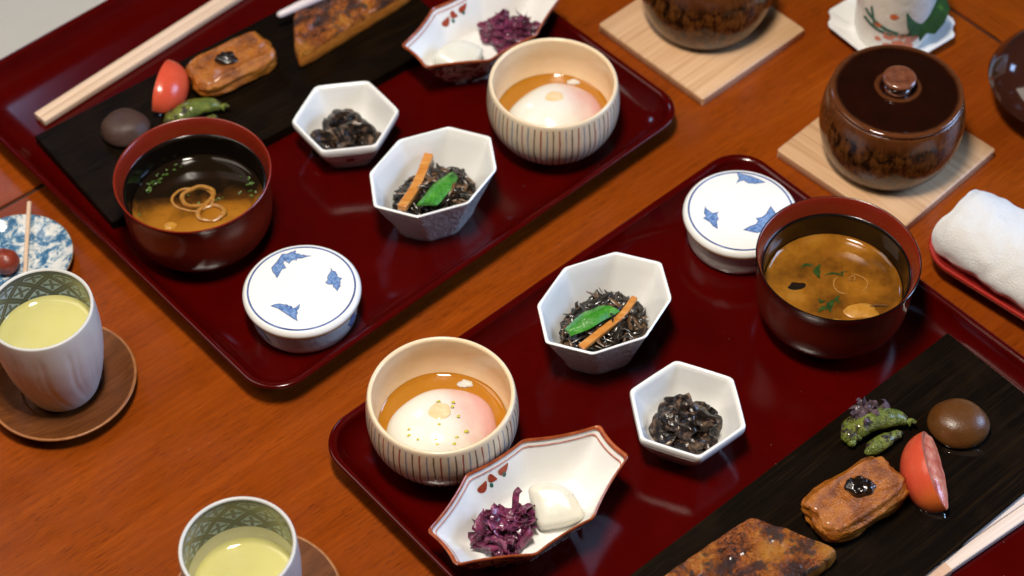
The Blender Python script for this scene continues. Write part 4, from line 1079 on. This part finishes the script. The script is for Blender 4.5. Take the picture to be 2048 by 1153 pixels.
# ------------------------------------------------------------------ towel on its red tray
AX = R(-44)
tm = M()
def tr(d, z): return [(u, v, z + .5 * (abs(u) / 9.0) ** 3) for u, v in rrect(9.2 - d, 4.3 - d, max(2.6 - d, .5), 8)]
tm.loft([tr(2.2, 0), tr(1.7, 0), tr(1.2, .35), tr(.3, 1.2), tr(0, 1.75), tr(.05, 1.88), tr(.2, 1.9), tr(.36, 1.75), tr(1.0, 1.0), tr(1.8, .6)], cap0=True, cap1=True)
ctr = (39.3, 88.85)
tag(obj('towel_tray', tm, 'bright_red_lacquer', loc=(ctr[0], ctr[1], 0), rot=(0, 0, AX), ang=60), 'bright red lacquer tray under the rolled towel', 'tray')
m = M(); rings = []; nR = 64; nL = 60
def tw(s, t):
    """rolled towel: a soft, slightly squashed roll with a sagging seam and creased ends"""
    x = -6.9 + 13.8 * s
    rx, rz = 3.2, 2.1
    e = min(s, 1 - s); k = 1 - .16 * max(0, 1 - e / .06) ** 2
    a = t
    y = rx * k * cos(a); z = rz * k * sin(a)
    d = .16 * noise.noise(Vector((x * .35, y * .5, z * .5))) + .07 * noise.noise(Vector((x * 1.3, y * 1.4, z * 1.3)))
    seam = math.exp(-((a - 3.75) / .16) ** 2) * .30
    edge = math.exp(-((a - 4.05) / .12) ** 2) * .16
    f = 1 + (d - seam * (.6 + .4 * sin(x * .9)) + edge) / 2.2
    x += .35 * noise.noise(Vector((y * .6, z * .6, 5 if s < .5 else 9))) * max(0, 1 - e / .1)
    return (x, y * f, 2.25 + z * f)
m.loft([[tw(i / nL, 2 * pi * j / nR) for j in range(nR)] for i in range(nL + 1)])
for s_ in (0, 1):
    R0 = [tw(s_, 2 * pi * j / nR) for j in range(nR)]; c0 = Vector((sum(p[0] for p in R0) / nR, sum(p[1] for p in R0) / nR, sum(p[2] for p in R0) / nR)); sg = 1 if s_ else -1
    rr_ = [R0]
    for kk, dx in ((.86, .12), (.74, -.12), (.60, .10), (.46, -.12), (.32, .08), (.16, -.06), (.02, 0)):
        rr_.append([tuple(c0 + (Vector(p) - c0) * kk + Vector((sg * dx, 0, 0))) for p in R0])
    m.loft(rr_)
# the loose outer turn of the cloth: a thick sheet over the roll with a soft hem
def sheet(s_, q, off):
    a = R(-38 + 262 * q); s2 = -.012 + 1.03 * s_; s2 += .012 * noise.noise(Vector((q * 5, 1, 2)))
    p = Vector(tw(min(max(s2, .0), 1.), a)); p.x += (s2 - min(max(s2, 0), 1)) * 13.8
    n_ = Vector((0, cos(a) / 3.3, sin(a) / 2.1)).normalized()
    lift = off + .06 + .10 * noise.noise(Vector((s_ * 9, q * 4, 7))) + .30 * math.exp(-((q - 1.0) / .05) ** 2) * (.5 + .5 * noise.noise(Vector((s_ * 6, 0, 3))))
    return tuple(p + n_ * lift)
nq, ns = 60, 70
top = [[sheet(i / ns, k / nq, .22) for k in range(nq + 1)] for i in range(ns + 1)]
bot = [[sheet(i / ns, k / nq, -.02) for k in range(nq + 1)] for i in range(ns + 1)]
sh = M(); sh.loft(top, close=False); sh.loft(bot, close=False)
mid = lambda A_, B_: [tuple((Vector(a_) + Vector(b_)) / 2 + (Vector(a_) - Vector(A0_)) * 0) for a_, b_, A0_ in zip(A_, B_, A_)]
sh.loft([top[0], bot[0]], close=False); sh.loft([top[-1], bot[-1]], close=False)
sh.loft([[r_[0] for r_ in top], [r_[0] for r_ in bot]], close=False); sh.loft([[r_[-1] for r_ in top], [r_[-1] for r_ in bot]], close=False)
t = thing('rolled_towel', 'rolled white terry towel lying on the bright red tray', 'towel', (ctr[0] - 1.15, ctr[1] + .9, .45), AX)
obj('inner_roll', m, 'terry', t, ang=180); obj('outer_fold', sh, 'terry', t, ang=70)

# ------------------------------------------------------------------ food on the dark slabs
def konjac(label, x, y, r_, seed, mt='konjac'):
    m = M(); k_ = r_ / 2.1; prf = prof([(r_ * .78, 0), (r_ * .98, .3 * k_), (r_ * 1.0, .7 * k_), (r_ * .90, 1.2 * k_), (r_ * .70, 1.66 * k_), (r_ * .40, 1.93 * k_), (0, 2.02 * k_)], 6)
    def wob(r, z, t): return r * (1 + .045 * sin(2 * t + seed) + .02 * sin(3 * t + 2 * z) + .05 * noise.noise(Vector((cos(t) * 1.3, sin(t) * 1.3, z + seed))))
    m.lathe([(0, 0)] + prf, 64, rfun=wob)
    return tag(obj('konjac_ball', m, mt, loc=(x, y, SB), ang=70), label, 'konjac', 'brown konjac balls')
konjac('dull purplish brown ball behind the soup bowl with onion rings', -30.1, 106.1, 1.85, 1, 'dull_konjac')
konjac('glossy brown dome shaped ball beside the green peppers', 30.4, 76.35, 2.0, 2)

def tomato(label, x, y, rz, A=2.95, B=2.5, d0=214, d1=121):
    """a quarter wedge on its back: tips along y, the skin arching from -x over the top, the cut face on +x"""
    t = thing('tomato_wedge', label, 'tomato', (x, y, SB), rz, 'tomato wedges')
    n1, n2 = 28, 20; m = M(); rings = []
    a0, a1 = R(d0), R(d1)
    for i in range(n1 + 1):
        s = -1 + 2 * i / n1; yy = A * sin(s * pi / 2); rr_ = B * max(cos(s * pi / 2), .001) ** .8
        rings.append([(rr_ * cos(a0 + (a1 - a0) * j / n2), yy, max(rr_ * sin(a0 + (a1 - a0) * j / n2) + .9, .03)) for j in range(n2 + 1)])
    m.loft(rings, close=False); obj('skin', m, 'tomato_skin', t)
    # cut faces with a rim of pale flesh and a sunken seed hollow
    m = M(); rr2 = []
    for i in range(n1 + 1):
        s = -1 + 2 * i / n1; yy = A * sin(s * pi / 2); rr_ = B * max(cos(s * pi / 2), .001) ** .8
        row = []
        for q in (1.0, .93, .86, .74, .6, .45, .3, .15, 0):
            dep = .30 * math.exp(-((q - .62) / .2) ** 2) * max(0, cos(s * pi / 2)) ** 1.0 - .38 * (1 - q) * max(0, cos(s * pi / 2))
            dep += .05 * noise.noise(Vector((q * 4, yy * 1.2, 3)))
            px = rr_ * q * cos(a1) - dep * sin(a1); pz = rr_ * q * sin(a1) + dep * cos(a1) + .9
            row.append((px, yy, max(pz, .03)))
        rr2.append(row)
    m.loft(rr2, close=False)
    rr2b = [[(r_[-1][0], r_[-1][1], r_[-1][2]), (rings[i][0][0], rings[i][0][1], rings[i][0][2])] for i, r_ in enumerate(rr2)]
    m.loft(rr2b, close=False)
    obj('flesh', m, 'tomato_flesh', t, ang=60)
    return t
tomato('tomato wedge showing only its glossy orange red skin, by the far tofu', -27.45, 110.0, R(180 - 12), 2.5, 2.05, 190, 92)
tomato('tomato wedge with its pink cut face in view beside the brown ball', 28.3, 72.15, R(2))

def tofu(label, x, y, deg, L, W, H, seed):
    m = M(); nx, ny, nz = 40, 24, 12
    bm = bmesh.new(); bmesh.ops.create_cube(bm, size=2.0); bmesh.ops.subdivide_edges(bm, edges=bm.edges[:], cuts=15, use_grid_fill=True)
    bm.verts.ensure_lookup_table(); vs = []
    for v in bm.verts:
        p = v.co.copy(); q = p.normalized() * 1.28; e = 5.0
        # superellipsoid box with a shrunken, sagging top and a bulging foot
        nrm = (abs(p.x) ** e + abs(p.y) ** e + abs(p.z) ** e) ** (1 / e); u = p / nrm
        d = 1 + .10 * noise.noise(p * 1.6 + Vector((seed * 5.1, 0, 0))) + .05 * noise.noise(p * 4 + Vector((0, seed * 3, 0))) + .02 * noise.noise(p * 9)
        x_ = u.x * L / 2 * d; y_ = u.y * W / 2 * (1.0 - .12 * (u.z > .5)) * d; z_ = u.z * H / 2
        if u.z > .3:
            cen = max(0, 1 - (u.x ** 2 + u.y ** 2)); lip = math.exp(-((max(abs(u.x), abs(u.y)) - .86) / .10) ** 2)
            z_ += .16 * lip - .12 * cen + .10 * noise.noise(p * 2.2 + Vector((seed, 1, 2)))
        if u.x < -.6: z_ *= .92; y_ *= 1.0 - .25 * (-(u.x + .6))
        vs.append((x_, y_, z_ + H / 2))
    fs = [[v.index for v in f.verts] for f in bm.faces]; bm.free(); m.add(vs, fs)
    return tag(obj('fried_tofu', m, 'fried_tofu', loc=(x, y, SB), rot=(0, 0, R(deg)), ang=80), label, 'tofu', 'simmered fried tofu pieces')
tofu('wrinkled amber fried tofu lying beside the tomato with hidden cut face', -22.2, 112.6, 36, 7.0, 4.0, 1.9, 2)
tofu('glossy orange brown fried tofu between the peppers and the charred fish', 22.45, 70.0, 34, 6.9, 3.9, 2.1, 6)
def dollop(label, x, y, z, seed, r_):
    rr = random.Random(seed); m = M(); m.blob((0, 0, .1), (r_, r_ * .78, r_ * .5), 4, .35, 1.6, seed)
    for k in range(5):
        a = k * 1.256 + rr.random(); m.blob((r_ * .55 * cos(a), r_ * .42 * sin(a), .22 + .1 * rr.random()), (.36, .33, .28), 3, .25, 2, k)
    return tag(obj('paste_dollop', m, 'bean_paste', loc=(x, y, z)), label, 'bean paste', 'dollops of black paste on the tofu')
dollop('small dull black paste dollop on the far tofu', -22.5, 112.3, SB + 1.75, 2, .85)
dollop('shiny black paste dollop on the tofu near the peppers', 22.65, 70.35, SB + 2.0, 4, .98)

def pepper(m, pts, r_, seed):
    P = cat_rom(pts, 6); rs = []
    for i in range(len(P)):
        t = i / (len(P) - 1); rs.append(r_ * (min(1, .55 + 3 * t) if t < .2 else 1) * (1 - .55 * max(0, t - .55) / .45) * (1 + .12 * noise.noise(Vector((t * 6, seed, 0)))))
    rs[-1] *= .7; m.tube(P, rs, 14, flat=.82)
    m.blob(P[-1], (rs[-1] * .9,) * 3, 2, 0, 1, 0); m.blob(P[0], (rs[0] * .95,) * 3, 2, 0, 1, 0)
def peppers(label, x, y, rz, seed, flakes):
    t = thing('green_peppers', label, 'peppers', (x, y, SB), rz, 'blistered green peppers')
    m = M(); pepper(m, [(-1.45, -.55, .6), (-1.0, .1, .9), (.2, .35, 1.1), (1.5, .4, .9), (2.15, .15, .65)], .80, seed); obj('pepper', m, 'shishito', t, ang=70)
    m = M(); pepper(m, [(-.95, -1.85, .5), (-.2, -1.4, .52), (.7, -.95, .52), (1.6, -.6, .5)], .56, seed + 3); obj('pepper', m, 'shishito', t, ang=70)
    m = M(); pepper(m, [(-1.9, -.95, .5), (-1.85, -.1, .65), (-1.3, .6, .7), (-.3, .95, .7)], .64, seed + 5); obj('pepper', m, 'shishito', t, ang=70)
    m = M(); m.tube(cat_rom([(2.2, .08, .62), (2.55, .15, .75), (2.75, -.1, .7)], 4), [.34, .3, .24, .2, .17, .15, .14, .15, .12], 8); obj('stem', m, 'shishito', t)
    if flakes:
        rr = random.Random(seed); m = M()
        for k in range(26):
            L = .5 + .8 * rr.random(); W = .22 + .35 * rr.random(); d = rr.random() * 6.3; px, py = -.5 + rr.gauss(0, .7), .95 + rr.gauss(0, .4); zt = 1.15 + .5 * rr.random(); n = 8; A = []; B = []
            for i in range(n):
                s = i / (n - 1) - .5; q = rot2((s * L, 0), d); wv = rot2((0, 1), d); zz = zt + .35 * sin(s * 5 + k) + .5 * s * rr.random(); w2 = W * (.7 + .5 * rr.random())
                A.append((px + q[0] - wv[0] * w2 / 2, py + q[1] - wv[1] * w2 / 2, zz - .12 * sin(k))); B.append((px + q[0] + wv[0] * w2 / 2, py + q[1] + wv[1] * w2 / 2, zz + .25 * sin(k * 2.1)))
            m.loft([A, B, [(a_, b_, c_ - .03) for a_, b_, c_ in B], [(a_, b_, c_ - .03) for a_, b_, c_ in A]], close=False)
        o = obj('bonito_flakes', m, 'bonito', t, ang=30); o['kind'] = 'stuff'
    return t
peppers('green pepper tips peeping over the soup bowl with onion rings', -24.75, 107.3, R(18), 8, False)
peppers('blistered green peppers topped with dark bonito flakes', 24.7, 76.15, R(6), 3, True)

def fish(label, x, y, deg, P, H, seed, skin):
    """P: the fillet's outline seen from above (local cm); a domed charred skin over pale sides"""
    t = thing('grilled_fish', label, 'fish', (x, y, SB), R(deg), 'grilled fish fillets')
    ring = roundpoly(P, .55, 5, .10, 24); n = len(ring); cx = sum(p[0] for p in ring) / n; cy = sum(p[1] for p in ring) / n
    def rg(k, z, am=.12):
        return [(cx + (px - cx) * k + am * noise.noise(Vector((px, py, seed))), cy + (py - cy) * k + am * noise.noise(Vector((py, px, seed + 4))), z) for px, py in ring]
    m = M(); m.loft([rg(.95, 0), rg(.99, .25), rg(1.0, .6), rg(.985, H * .78)], cap0=True); obj('flesh', m, 'fish_flesh', t, ang=60)
    m = M(); rr_ = []
    for k, z in [(.985, H * .78), (.975, H * .88), (.955, H * .95)] + [(q_, H * (1.12 - .14 * q_ ** 3)) for q_ in [.93 - .03 * i_ for i_ in range(30)]]:
        rr_.append([(a, b, c + (.30 * noise.noise(Vector((a * .5, b * .8, seed))) + .13 * noise.noise(Vector((a * 1.7, b * 1.7, seed))) + .07 * noise.noise(Vector((a * 4, b * 4, seed)))) * (k < .97)) for a, b, c in rg(k, z)])
    m.loft(rr_, cap1=True); obj('charred_skin', m, skin, t, ang=80)
    return t
fish('grilled fish fillet in the far tray, under the pale ginger shoot', -16.9, 112.6, 40.5, [(0, 0), (12.5, 0.3), (12.8, 5.0), (5, 5.6), (2.9, 4.4)][::1], 1.6, 3, 'browned_fish')
fish('charred orange brown fish fillet cut off by the lower frame edge', 15.4, 68.75, 180 + 37, [(0, 0), (12.5, 0), (12.5, 5.4), (-1.0, 5.6), (-2.8, 5.55)], 1.6, 8, 'charred_fish')
m = M(); m.tube(cat_rom([(0, 0, 0), (2.3, 1.25, .25), (5, 2.7, .4), (9, 4.6, .3)], 5), [.30 + .10 * min(1, i / 5) for i in range(16)], 10)
m.blob((0, 0, 0), (.3, .3, .3), 2)
tag(obj('ginger_shoot', m, 'ginger', loc=(-18.5, 117.55, SB + 1.75), ang=60), 'slim pale pickled ginger shoot leaning on the far fish', 'ginger')
for k, (x, y, rx, ry, a) in enumerate(((30.5, 74.45, 1.45, .42, -.15), (27.6, 69.7, 1.0, .5, -.6), (-27.2, 107.95, .5, .3, 0))):
    m = M(); n = 32
    pts = lambda kk, z: [(*rot2((rx * kk * cos(2 * pi * j / n) * (1 + .15 * sin(3 * j)), ry * kk * sin(2 * pi * j / n)), a), z) for j in range(n)]
    m.loft([pts(1, 0), pts(.93, .045), pts(.75, .065)], cap1=True)
    tag(obj('sauce_drop', m, 'wet_gloss', loc=(x, y, SB + .004)), ['clear sauce puddle at the foot of the glossy brown ball', 'clear sauce puddle under the wedge with pink cut face', 'sauce drop under the far tomato wedge'][k], 'sauce', 'sauce spots on the dark boards')

# ------------------------------------------------------------------ chopsticks
def chopsticks(label, p0, deg, L, wd, ht, mt, z, band=None):
    t = thing('chopsticks', label, 'chopsticks', (p0[0], p0[1], z), R(deg), 'disposable chopsticks')
    for s_ in (0, 1):
        y0 = s_ * (wd + .03); m = M()
        sec = rrect(wd / 2, ht / 2, .12, 3)
        m.loft([[(x, y0 + a * k + wd / 2, ht / 2 + b * k) for a, b in sec] for x, k in ((0, .86), (.06, .97), (L * .5, 1.0), (L - .05, .98), (L, .9))], cap0=True, cap1=True)
        obj('stick', m, mt, t)
    if band:
        x0_, x1_ = band; m = M(); a = wd + .05; sec = rrect(a, ht / 2 + .04, .08, 3)
        m.loft([[(x, wd + .015 + u, ht / 2 + v) for u, v in sec] for x in (x0_, x1_)]); b = obj('paper_band', m, 'band_paper', t)
        m = M()
        for k, (u, v, w_, h_) in enumerate(((-.42, .32, .22, .05), (-.42, .12, .30, .05), (-.42, -.08, .26, .05), (-.5, .1, .05, .42), (-.3, .1, .05, .36), (-.42, -.28, .36, .05), (-.6, .2, .05, .2))):
            x_ = x1_ + u - .05; y_ = wd + .1 + v; zz = ht + .052
            m.add([(x_ - w_ / 2, y_ - h_ / 2, zz), (x_ + w_ / 2, y_ - h_ / 2, zz), (x_ + w_ / 2, y_ + h_ / 2, zz), (x_ - w_ / 2, y_ + h_ / 2, zz)], [[0, 1, 2, 3]])
        obj('printed_mark', m, 'black_ink', b)
    return t
chopsticks('pair of plain pale chopsticks in the far tray, no paper band', (-36.8, 107.9), 44.7, 22.5, .70, .62, 'chopstick_wood', TF + .05)
chopsticks('pair of whitish chopsticks with a beige paper band', (24.9, 63.0), 34.6, 22.5, .94, .6, 'chopstick_pale', TF + .05, band=(-.6, 4.2))
